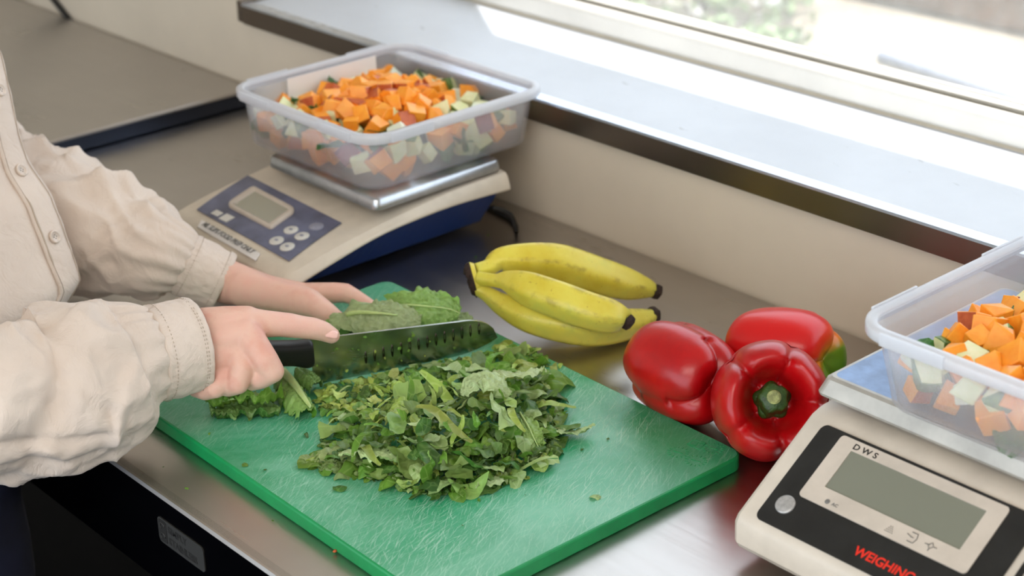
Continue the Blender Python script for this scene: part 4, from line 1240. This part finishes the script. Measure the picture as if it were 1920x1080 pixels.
def pick(x, y):
    r = R.random()
    if x < 760 and y < 790: return 'leaf_yellow' if r < .6 else ('leaf_mid' if r < .85 else 'leaf_dark')
    if x > 930 and y < 700: return 'leaf_yellow' if r < .35 else 'leaf_mid'
    return 'leaf_dark' if r < .36 else ('leaf_mid' if r < .72 else ('leaf_pale' if r < .93 else 'leaf_yellow'))
placed = 0; cells = []
stuffV = []; stuffF = []; stuffM = []
def blade_clear(p, m=.004):
    q = p-KH; x = q.dot(KD)
    return q.dot(KN) > m or x > KL+.004 or x < -.003
# inner layers: too small and hidden to pick apart
for i in range(1700):
    while True:
        x, y = R.uniform(570, 1060), R.uniform(645, 935)
        if inside(x, y): break
    h = pile_h(x, y); z = BZ+.001+h*R.uniform(0, .86); p = on(x, y, z)
    if not blade_clear(p, .003): continue
    k = pick(x, y); me = R.choice(SCR[k]); s = R.uniform(.5, 1.0)
    rot = (Matrix.Rotation(R.uniform(0, 6.28), 3, 'Z') @ Matrix.Rotation(R.gauss(0, .8), 3, 'X') @ Matrix.Rotation(R.gauss(0, .6), 3, 'Y'))
    o = len(stuffV)
    for v in me.vertices[:81]:
        w = p+rot @ (v.co*s); w.z = max(w.z, BZ+.0004)
        if not blade_clear(w, .0015): w = w+KN*(.002-(w-KH).dot(KN))
        stuffV.append(w)
    for f in me.polygons:
        if all(a < 81 for a in f.vertices): stuffF.append([a+o for a in f.vertices]); stuffM.append(('leaf_dark', 'leaf_mid', 'leaf_pale', 'leaf_yellow').index(k))
st = place('lettuce_shreds', stuffV, stuffF, [M[k] for k in ('leaf_dark', 'leaf_mid', 'leaf_pale', 'leaf_yellow')], mi=stuffM)
tag(st, 'fine chopped lettuce shreds filling the heap on the cutting board', 'lettuce', kind='stuff')
PIECES = []
def whereabouts(x, y):
    if y < 722-(x-588)*.199+58: return 'close along the blade'
    if y > 880: return 'at the front edge of the heap'
    if x > 985: return 'at the right side of the heap'
    if x < 700: return 'at the left side of the heap'
    if y > 800: return 'on the front slope of the heap'
    return 'on the crown of the heap'
for i in range(9000):
    if len(PIECES) >= 298: break
    x, y = R.uniform(565, 1060), R.uniform(645, 935)
    if not inside(x, y): continue
    h = pile_h(x, y); z = BZ+.0015+h*R.uniform(.82, 1.12); p = on(x, y, z)
    if any((p-q).length < (.0062 if x < 780 and y < 790 else .0092) for q in PIECES): continue
    s = R.uniform(.75, 1.5) if R.random() < .72 else R.uniform(1.4, 2.1)
    if x < 760 and y < 790: s *= .62
    if not blade_clear(p, .0022+.0028*s): continue
    PIECES.append(p)
    k = pick(x, y); flatness = .45 if h > .01 else .14
    strip = R.random() < .16
    me = R.choice(STR['leaf_mid' if k == 'leaf_dark' else 'leaf_yellow' if R.random() < .6 else 'rib']) if strip else R.choice(SCR[k])
    rz = R.uniform(0, 6.28); rot = (R.gauss(0, flatness)+(math.pi if (R.random() < .25 and not strip) else 0)+.15, R.gauss(0, flatness), rz)
    o = bpy.data.objects.new('chopped_lettuce_piece', me); COL.objects.link(o); o.location = p; o.rotation_euler = rot; o.scale = (s, s, s)
    tone = {'leaf_dark': 'dark green', 'leaf_mid': 'mid green', 'leaf_pale': 'pale grey green', 'leaf_yellow': 'yellow green'}[k]
    size = 'narrow curled' if strip else 'large' if s > 1.5 else 'small' if s < .8 else 'medium'
    lb_ = '%s %s chopped lettuce piece %s' % (size, tone, whereabouts(x, y)); lab = (lb_, lb_.replace('piece', 'pieces'))
    tag(o, lab[0], 'lettuce', lab[1])
# separate scraps on the board and bench
for (px, py, z, s, k, lab) in (
    (633, 915, BZ, .75, 'leaf_dark', 'small square dark scrap on the board in front of the heap'),
    (1117, 931, BZ, .55, 'leaf_pale', 'tiny pale lettuce scrap alone on the right of the board'),
    (574, 861, BZ, .85, 'leaf_pale', 'flat olive scrap at the leftmost edge of the heap'),
    (575, 814, BZ, .45, 'leaf_dark', 'thin dark sliver on the board left of the heap'),
    (460, 870, BZ, .35, 'leaf_mid', 'small green crumb near the left edge of the board'),
    (497, 880, BZ, .32, 'leaf_dark', 'dark crumb on the board, left front'),
    (393, 812, BZ, .22, 'leaf_mid', 'tiny crumb on the board below the right hand'),
    (1050, 685, BZ, .5, 'leaf_yellow', 'pale scrap at the upper right edge of the board'),
    (1140, 822, BZ, .2, 'leaf_dark', 'tiny dark crumb at the middle right of the board'),
    (898, 936, BZ, .28, 'leaf_mid', 'thin green crumb in front of the flat pale leaf'),
    (1092, 842, BZ, .22, 'leaf_dark', 'dark thread of leaf under the curved strip'),
    (349, 915, .0006, .25, 'leaf_mid', 'green crumb on the bench near its front edge'),
    (512, 976, .0006, .14, 'leaf_dark', 'dark speck on the bench in front of the board'),
    (306, 875, .0006, .14, 'leaf_dark', 'dark speck on the bench below the sleeve'),
    (867, 985, BZ, .14, 'leaf_dark', 'dark speck at the front of the board'),
    (985, 928, BZ, .12, 'leaf_dark', 'dark speck right of the flat pale leaf'),
    (915, 440, .0006, .18, 'leaf_mid', 'green crumb on the bench behind the banana crown'),
    (892, 482, .0006, .18, 'leaf_mid', 'green crumb on the bench left of the banana crown')):
    me = R.choice(SCR[k]); o = bpy.data.objects.new('lettuce_crumb', me); COL.objects.link(o)
    o.location = on(px, py, z+.0012*s+.0008); o.scale = (s, s, s*.5); o.rotation_euler = (R.uniform(-.2, .2), R.uniform(-.2, .2), R.uniform(0, 6))
    tag(o, lab, 'lettuce')
for (px, py, lab) in ((240, 807, 'orange peel fleck on the bench under the sleeve'), (628, 1033, 'orange fleck on the bench in front of the board')):
    V, F = tube([on(px-4, py+2, .002), on(px, py, .0025), on(px+5, py-1, .002)], [.0004, .0013, .0004], 8)
    tag(place('peel_fleck', V, F, M['potato_skin']), lab, 'peel')
# bits stuck to the blade
R.seed(9)
for i in range(28):
    x = min(.15, max(.004, R.gauss(.068, .035))); z = R.uniform(.006, .030) if R.random() < .8 else R.uniform(.028, .038)
    k = R.choice(['leaf_mid', 'leaf_yellow', 'leaf_dark', 'leaf_mid']); s = R.uniform(.08, .28)
    me = R.choice(SCR[k]); o = bpy.data.objects.new('lettuce_speck', me); COL.objects.link(o)
    o.location = kpt(x, z, .0014+.0006*s*2); o.scale = (s, s, s*.6)
    o.rotation_euler = (KN.to_track_quat('Z', 'Y') @ Quaternion((0, 0, 1), R.uniform(0, 6.28))).to_euler()
    tag(o, 'tiny lettuce speck stuck to the flat of the blade', 'lettuce', 'specks on the blade')

# ================================================================ the person
UV = Vector((.664, .748, 0)).normalized(); VV = Vector((.748, -.664, 0)).normalized()
pers = thing('person', (-.42, -.12, -.9), 'person in beige cotton shirt and navy trousers, chopping lettuce with a knife at the bench', 'person')
mm = .001
def cp(l): return [(at(*a[:3]), a[3]*mm, at(*b[:3]), b[3]*mm) for a, b in l]
def chain(*p): return [(p[i], p[i+1]) for i in range(len(p)-1)]
# right hand: back of the hand towards the camera, index finger along the spine
RH = []
RH += chain((150, 712, 1.345, 27), (250, 682, 1.36, 24), (335, 655, 1.372, 21.5))
RH += chain((320, 640, 1.372, 22), (385, 622, 1.374, 19.5), (425, 611, 1.374, 16), (463, 604, 1.374, 13.2))
RH += chain((330, 652, 1.370, 22), (395, 640, 1.370, 18), (457, 625, 1.368, 13.5))
RH += chain((330, 665, 1.370, 22), (390, 662, 1.369, 18), (447, 660, 1.368, 12.5))
RH += chain((330, 680, 1.372, 20), (380, 690, 1.372, 16), (424, 700, 1.371, 12.5))
# index
RH += chain((463, 605, 1.373, 12.4), (498, 607, 1.377, 10.9), (524, 608, 1.381, 10.1), (544, 610, 1.384, 9.9), (562, 613, 1.388, 9.4), (588, 616, 1.393, 9.0), (606, 621, 1.398, 8.2), (622, 629, 1.402, 6.7))
# middle
RH += chain((462, 622, 1.366, 12.0), (482, 652, 1.360, 10.9), (498, 676, 1.358, 10.4), (510, 696, 1.360, 9.7))
RH += chain((510, 696, 1.360, 9.6), (490, 708, 1.368, 9.0), (468, 714, 1.380, 8.4)) + chain((468, 714, 1.380, 8.4), (455, 706, 1.395, 7.6))
# ring
RH += chain((452, 660, 1.367, 11.5), (455, 690, 1.362, 10.2), (446, 718, 1.362, 9.2))
RH += chain((446, 718, 1.362, 9.2), (428, 724, 1.372, 8.6), (415, 716, 1.388, 7.6))
# little
RH += chain((426, 698, 1.370, 11.0), (418, 714, 1.366, 9.4), (404, 727, 1.366, 8.6))
RH += chain((404, 727, 1.366, 8.4), (385, 732, 1.374, 8.0), (368, 728, 1.386, 7.4))
# thumb on the far side of the handle
RH += chain((350, 640, 1.388, 15), (400, 640, 1.402, 12), (430, 648, 1.410, 10), (460, 655, 1.412, 9), (480, 660, 1.411, 7.5))
# left hand: flat over the lettuce, seen from the thumb side
LH = []
LH += chain((250, 478, 1.60, 29), (340, 503, 1.58, 24), (420, 526, 1.562, 20.5), (475, 541, 1.548, 16.5))
LH += chain((430, 530, 1.575, 20), (500, 546, 1.572, 15), (570, 556, 1.568, 12.5), (603, 552, 1.566, 11))          # index metacarpal
LH += chain((430, 532, 1.59, 18), (510, 548, 1.60, 14), (590, 556, 1.60, 12))                                       # middle metacarpal
LH += chain((430, 535, 1.60, 17), (500, 552, 1.62, 13), (570, 562, 1.625, 11))
LH += chain((455, 540, 1.548, 17), (520, 555, 1.535, 14.5), (560, 563, 1.527, 14.2), (580, 568, 1.522, 12.8))       # thumb side of the palm
LH += chain((603, 551, 1.566, 10.4), (628, 549, 1.562, 9.6), (648, 549, 1.560, 8.8), (662, 556, 1.560, 8.0), (682, 568, 1.558, 7.4), (700, 579, 1.556, 6.6))
LH += chain((590, 556, 1.600, 10.5), (640, 560, 1.60, 9.2), (668, 566, 1.595, 8.2), (695, 586, 1.585, 7))
LH += chain((570, 562, 1.625, 10), (615, 568, 1.625, 9), (645, 575, 1.62, 8), (668, 592, 1.605, 7))
LH += chain((560, 562, 1.645, 9), (595, 572, 1.645, 8), (620, 582, 1.64, 7.2), (638, 596, 1.63, 6.4))
LH += chain((560, 564, 1.526, 13), (590, 573, 1.518, 11.4), (612, 586, 1.515, 9.6), (632, 600, 1.517, 8))           # thumb, tucked into the leaves
hv, hf = flesh(cp(RH), .00125, 5, .55)
lv, lf = flesh(cp(LH), .0014, 9, .6)
# coarse body under the clothes, neck and head
SR = Vector((-.410, -.165, .395)); SL = Vector((-.655, .045, .395))
ER = at(-235, 735, 1.27); EL = at(-70, 330, 1.67)
NK = Vector((-.455, -.035, .50)); HD = Vector((-.405, .02, .655))
body = [(SR, .05, ER, .04), (SL, .05, EL, .04), (ER, .036, at(150, 712, 1.345), .027), (EL, .036, at(250, 478, 1.6), .029),
        (SR, .055, SL, .055), (Vector((-.535, -.055, .37)), .085, Vector((-.40, -.03, .10)), .065), (Vector((-.40, -.04, .10)), .06, Vector((-.445, -.19, -.10)), .07),
        (Vector((-.50, -.05, .44)), .054, HD-Vector((.02, .03, .06)), .052), (HD, .077, HD-Vector((.02, .03, -.03)), .080), (HD+UV*.035-Vector((0, 0, .055)), .042, HD+UV*.02, .06),
        (HD+UV*.070-Vector((0, 0, .03)), .009, HD+UV*.068+Vector((0, 0, .0)), .006), (HD+UV*.06-Vector((0, 0, .062)), .016, HD+UV*.058-Vector((0, 0, .05)), .016)]
for s_ in (1, -1): body.append((HD+VV*.074*s_-Vector((0, 0, .02)), .012, HD+VV*.078*s_+Vector((0, 0, .01)), .010))
bv, bf = flesh(body, .006, 4, .5)
V, F = join([(hv, hf), (lv, lf), (bv, bf)])
place('body', V, F, M['skin'], pers)
for s_ in (1, -1):
    e = HD+UV*.066+VV*.028*s_-Vector((0, 0, .003))
    V, F = loft([[e+UV*z+VV*r*.011*math.cos(a)+KU*r*.005*math.sin(a) for a in [i*math.pi/8 for i in range(16)]] for r, z in ((1, -.004), (1, .001), (.5, .004))]); place('eye', V, F, M['ink'], pers)
V, F = flesh([(HD+Vector((-.012, -.02, .02)), .084, HD+Vector((-.03, -.05, -.01)), .078), (HD-UV*.09+Vector((0, 0, -.01)), .05, HD-UV*.11-Vector((0, 0, .06)), .035)], .006, 2)
place('hair', V, F, M['hair'], pers)
# fingernail of the index finger
def nail(c, n, t, L, Wd, lift=.0):
    n = n.normalized(); t = (t-n*t.dot(n)).normalized(); s = n.cross(t); V = []; F = []
    A, B = 10, 10
    for i in range(A+1):
        for j in range(B+1):
            x = i/A*2-1; y = j/B*2-1
            k = math.sqrt(max(.0, 1-abs(x)**3*.55))
            V.append(c+t*x*L+s*y*Wd*k+n*(lift-y*y*k*Wd*.42-.0006*x*x))
    m = len(V); V += [v-n*.0008 for v in V]
    for i in range(A):
        for j in range(B):
            k = i*(B+1)+j; q = [k, k+B+1, k+B+2, k+1]; F.append(q); F.append([z+m for z in q[::-1]])
    return place('fingernail', V, F, M['nail'], pers)
tipd = (at(625, 631, 1.402)-at(606, 621, 1.398)).normalized()
nn_ = (-FWD*.62-DOWN*.72+RIGHT*.30)
nail(at(620, 620.5, 1.3935), nn_, tipd, .0060, .0048)

# ---- shirt
def ridge(v): return 1-abs(v)*2.2
def fold(u, a, seed, fx, fa, sk):
    q = Vector((u*fx+a*sk, math.cos(a)*fa, math.sin(a)*fa+seed))
    return noise.noise(q)
def sleeve_geo(ctrl, n, K, seed, amp, up0, cuff=.05, gathers=.0012, lines=()):
    C = catmull([tuple(p)+(r,) for p, r in ctrl], n); path = [Vector(c[:3]) for c in C]; rr = [c[3] for c in C]
    L = [0]
    for i in range(1, n): L.append(L[-1]+(path[i]-path[i-1]).length)
    T, N = frames(path, up0); rings = []
    for i in range(n):
        s = T[i].cross(N[i]); ring = []; d = L[i]; g = math.exp(-((d)/.02)**2); grow = min(1, d/.035)
        for j in range(K):
            a = 2*math.pi*j/K
            r1 = fold(d, a, seed, 14, .9, .55); r2 = fold(d, a, seed+7, 30, 1.5, -.9); r3 = fold(d, a, seed+3, 60, 3.2, .6)
            dd = amp*grow*(max(-.6, ridge(r1))*.75-.35)+amp*.46*grow*(ridge(r2)-.4)+amp*.16*(ridge(r3)-.4)*grow
            dd += gathers*g*math.sin(a*17+3*math.sin(a*2))
            for (d0, a0, d1, a1, w, am) in lines:
                # fold line between two points of the (length, angle) chart
                ax, ay = d1-d0, (a1-a0)*rr[i]; bx, by = d-d0, (((a-a0+math.pi) % (2*math.pi))-math.pi)*rr[i]
                q = ax*ax+ay*ay; t = max(0, min(1, (bx*ax+by*ay)/q)); e = math.hypot(bx-t*ax, by-t*ay)
                dd += am*math.exp(-(e/w)**2)*math.sin(math.pi*min(1, max(0, .1+.8*t)))
            ring.append(path[i]+(N[i]*math.cos(a)+s*math.sin(a))*(rr[i]+dd))
        rings.append(ring)
    return rings, path, T, N, rr
def make_cuff(path, T, N, rr, start, length, seed, K=96, over=.0012):
    # cuff: from the sleeve seam towards the hand, folded back inside at the hem
    pts = []; n = 22
    for i in range(n): pts.append((length*i/(n-1), 0))
    rings = []
    t = -T[0]; u = N[0]; s = T[0].cross(u); p0 = path[0]
    def R_(d, a, off):
        k = d/length
        r = rr[0]+over+off+.0012*noise.noise(Vector((d*60, math.cos(a)*1.6, math.sin(a)*1.6+seed)))
        r += .0008*math.sin(a*41+seed+2*math.sin(a*5))*(math.exp(-((k-.91)/.06)**2)+math.exp(-((k-.10)/.07)**2))+.0010*noise.noise(Vector((d*150, math.cos(a)*5, math.sin(a)*5+seed)))
        if k > .84: r += .0005
        if .855 < k < .875 or .10 < k < .13: r -= .0007
        return r
    for i in range(n):
        d = length*i/(n-1)
        rings.append([p0+t*(start+d)+(u*math.cos(a)+s*math.sin(a))*R_(d, a, 0) for a in [2*math.pi*j/K for j in range(K)]])
    for d, off in ((length+.0012, -.0008), (length+.0008, -.0022), (length-.004, -.003), (length*.4, -.004)):
        rings.append([p0+t*(start+d)+(u*math.cos(a)+s*math.sin(a))*R_(min(d, length), a, off) for a in [2*math.pi*j/K for j in range(K)]])
    first = [p0+t*(start-.002)+(u*math.cos(a)+s*math.sin(a))*(rr[0]-.002) for a in [2*math.pi*j/K for j in range(K)]]
    rings = [first]+rings
    V, F = loft(rings, True, False)
    return V, F
# torso: rings with a soft prow where the button placket hangs
def Fz(z):
    tab = [(-.16, -.36, -.10), (-.10, -.345, -.085), (-.03, -.325, -.045), (.02, -.295, .015), (.045, -.287, .055), (.075, -.288, .081), (.114, -.310, .082), (.139, -.325, .082), (.169, -.349, .076), (.19, -.360, .077), (.216, -.372, .081), (.251, -.389, .086), (.33, -.42, .075), (.42, -.44, .05), (.48, -.44, .02)]
    for a, b in zip(tab, tab[1:]):
        if z <= b[0]:
            t = max(0, (z-a[0])/(b[0]-a[0])); t = t*t*(3-2*t)*.3+t*.7
            return Vector((a[1]+(b[1]-a[1])*t, a[2]+(b[2]-a[2])*t, z))
    return Vector((tab[-1][1], tab[-1][2], z))
def hw(z): return .170 if z < .2 else .170+.035*(z-.2)/.2 if z < .40 else max(.066, .205*math.sqrt(max(0, 1-((z-.40)/.105)**2)))
def hd(z): return .15 if z < .38 else max(.062, .15-(z-.38)*.8)
def S(z, a):        # a = 0 is the front ridge; positive towards the camera side
    ca, sa = math.cos(a), math.sin(a); p = 1.32 if ca > 0 else 2.1
    x = hd(z)*math.copysign(abs(ca)**(2/p), ca); y = hw(z)*math.copysign(abs(sa)**(2/p), sa)
    f = Fz(z); c = f-UV*hd(z)
    q = c+UV*x+VV*y
    nz = .007*noise.noise(Vector((z*9, a*1.2, 4)))+.005*noise.noise(Vector((z*14+a*2, a*.8, 9)))
    k = min(1, abs(a)/.5)
    return q+(UV*ca+VV*sa)*nz*k
zs = [-.10+.60*i/84 for i in range(85)]; K = 120
rings = [[S(z, 2*math.pi*j/K) for j in range(K)] for z in zs]
tv, tf = loft(rings, True, False)
rc = [(284, 664, 1.358, 37), (258, 670, 1.352, 43), (234, 680, 1.348, 50), (205, 692, 1.342, 55), (150, 712, 1.332, 62), (90, 738, 1.320, 61), (20, 750, 1.305, 60), (-60, 752, 1.29, 61), (-150, 748, 1.28, 62)]
ctrlR = [(at(*c[:3]), c[3]*mm) for c in rc]+[(ER-Vector((.01, .01, .0)), .066), (ER.lerp(SR, .35)+Vector((.01, -.015, 0)), .068), (ER.lerp(SR, .7)+Vector((0, -.01, .01)), .074), (SR+Vector((-.01, 0, -.005)), .080), (SR+(SL-SR)*.25, .07)]
CAMA = lambda N0, T0, vec: None
ringsR, pR, TR, NR, rR = sleeve_geo(ctrlR, 190, 150, 2.3, .0105, KU, lines=(
    (.030, -1.2, .075, -2.3, .006, .006), (.075, -.4, .115, -1.9, .009, -.008), (.02, -2.6, .12, -2.3, .005, .005), (.05, -1.9, .16, -1.6, .004, -.0045), (.06, -2.15, .15, -2.0, .004, -.004), (.13, -.6, .175, -1.9, .010, -.010), (.155, -.3, .19, -1.7, .008, .008)))
svR, sfR = loft(ringsR, True, False)
lc = [(346, 495, 1.560, 27), (322, 484, 1.558, 34), (290, 474, 1.565, 40), (240, 458, 1.58, 47), (180, 438, 1.595, 55), (120, 418, 1.615, 62), (60, 395, 1.635, 66), (0, 370, 1.65, 67)]
ctrlL = [(at(*c[:3]), c[3]*mm) for c in lc]+[(EL, .068), (EL.lerp(SL, .4), .07), (SL, .078), (SL+(SR-SL)*.25, .07)]
ringsL, pL, TL, NL, rL = sleeve_geo(ctrlL, 130, 110, 6.1, .0100, KU, lines=((.06, .6, .12, -.9, .010, .010), (.09, .7, .15, -.6, .010, -.012), (.15, .6, .20, -.9, .010, .012)))
svL, sfL = loft(ringsL, True, False)
V, F = join([(tv, tf), (svR, sfR), (svL, sfL)])
place('shirt', V, F, M['shirt'], pers)
V, F = make_cuff(pR, TR, NR, rR, -.0005, .036, 1.0); cR = place('cuff', V, F, M['shirt'], pers)
V, F = make_cuff(pL, TL, NL, rL, -.0005, .038, 4.0); cL = place('cuff', V, F, M['shirt'], pers)
def stitch_ring(path, T, N, rr, d, par, K=150, dr=.0020):
    t = -T[0]; u = N[0]; sd = T[0].cross(u); V = []; F = []
    pts = [path[0]+t*d+(u*math.cos(a)+sd*math.sin(a))*(rr[0]+dr) for a in [2*math.pi*j/K for j in range(K+1)]]
    parts = [tube(pts[j:j+2], [.00028, .00028], 5) for j in range(0, K, 2)]
    place('stitching', *join(parts), M['thread'], par)
for d in (.0052, .0300, .0318): stitch_ring(pR, TR, NR, rR, d, cR)
for d in (.0052, .0320): stitch_ring(pL, TL, NL, rL, d, cL)
# collar
V, F = loft([[NK+Vector((0, 0, z))+UV*r*math.cos(a)+VV*r*math.sin(a) for a in [2*math.pi*j/40 for j in range(40)]] for r, z in ((.070, -.03), (.066, .01), (.064, .028), (.067, .029), (.074, .0), (.078, -.02))], True, False)
place('collar', V, F, M['shirt'], pers)
# placket: a double strip beside the ridge, with stitch lines
def arc_a(z, d):    # angle at distance d (metres) along the surface from the ridge
    a = 0; q = S(z, 0); L = 0; st = .01 if d >= 0 else -.01
    while L < abs(d):
        a += st; p = S(z, a); L += (p-q).length; q = p
    return a
def band(name, d0, d1, z0, z1, lift, thick, mat, nz=80, nd=8, wob=0):
    V = []; F = []; m = nd+1
    outer = []; 
    for i in range(nz+1):
        z = z0+(z1-z0)*i/nz
        for j in range(m):
            d = d0+(d1-d0)*j/nd
            a = arc_a(z, d); p = S(z, a); e = .02; nrm = ((S(z, a+e)-S(z, a-e)).cross(S(z+.004, a)-S(z-.004, a))).normalized()
            if nrm.dot(p-(Fz(z)-UV*.1)) < 0: nrm = -nrm
            w = wob*noise.noise(Vector((z*120, d*90, 2)))
            outer.append((p+nrm*(lift+w), nrm))
    V = [p for p, _ in outer]; n0 = len(V); V += [p-q*thick for p, q in outer]
    for i in range(nz):
        for j in range(nd):
            k = i*m+j; q = [k, k+1, k+1+m, k+m]; F.append(q); F.append([x+n0 for x in q[::-1]])
    for i in range(nz):
        k = i*m; F.append([k, k+m, k+m+n0, k+n0]); k = i*m+nd; F.append([k+m, k, k+n0, k+m+n0])
    return place(name, V, F, mat, pers)
band('placket', -.004, .030, .045, .42, .0022, .0022, M['shirt'], wob=.0009)
for d in (.0005, .026): band('stitching', d, d+.0007, .047, .41, .0030, .0006, M['thread'], nd=1)
for (px, py) in ((0, 172), (25, 320), (90, 450)):
    # find the point of the placket under that button
    best = None
    for zi in range(0, 60):
        z = .06+zi*.004
        a = arc_a(z, .0145); p = S(z, a); q = p-CAM_LOC; dx = q.dot(RIGHT)/q.dot(FWD)*FPX+960-px; dy = q.dot(DOWN)/q.dot(FWD)*FPX+540-py
        if best is None or dy*dy < best[0]: best = (dy*dy, z, a, p)
    _, z, a, p = best; e = .05
    nrm = ((S(z, a+e)-S(z, a-e)).cross(S(z+.006, a)-S(z-.006, a))).normalized()
    if nrm.dot(p-CAM_LOC) > 0: nrm = -nrm
    u = nrm.orthogonal().normalized(); w = nrm.cross(u); c = p+nrm*.0026
    prof = [(0.0, .0), (.9, .0), (1, .0006), (1, .0018), (.9, .0024), (.74, .0024), (.66, .0017), (0.02, .0015)]
    V, F = loft([[c+(u*math.cos(t)+w*math.sin(t))*.0058*r+nrm*h for t in [2*math.pi*j/32 for j in range(32)]] for r, h in prof])
    b = place('button', V, F, M['btn'], pers)
    for sx in (-1, 1):
        for sy in (-1, 1):
            h = c+(u*sx+w*sy)*.0011+nrm*.0016
            V, F = loft([[h+(u*math.cos(t)+w*math.sin(t))*.0005+nrm*k for t in [2*math.pi*j/10 for j in range(10)]] for k in (0, .00012)]); place('thread_hole', V, F, M['ink'], b)
# trousers and shoes
RL = at(-118, 960, 1.46); RL.z = 0
legs = []
for (cx, cy) in ((RL.x, min(RL.y, -.10)), (-.50, -.13)):
    path = bez([Vector((cx, cy, .0)), Vector((cx, cy, -.25)), Vector((cx, cy-.02, -.5)), Vector((cx, cy-.05, -.86))], 24)
    legs.append(tube(path, [.092-.030*i/23+.002*math.sin(i*1.7) for i in range(24)], 32, up0=Vector((1, 0, 0))))
legs.append(tube(bez([Vector((-.435, -.18, -.04)), Vector((-.43, -.178, -.10)), Vector((-.42, -.15, -.18))], 10), [.108]*10, 32, up0=Vector((1, 0, 0)), shape=lambda t, a: 1+.28*abs(math.cos(a))))
place('trousers', *join(legs), M['trousers'], pers)
for (cx, cy) in ((RL.x, min(RL.y, -.10)), (-.50, -.13)):
    V, F = flesh([(Vector((cx, cy-.07, -.86)), .038, Vector((cx, cy+.10, -.868)), .030)], .006, 2); place('shoe', V, F, M['shoe'], pers)

for o in COL.objects:
    if '_w' in o: del o['_w']
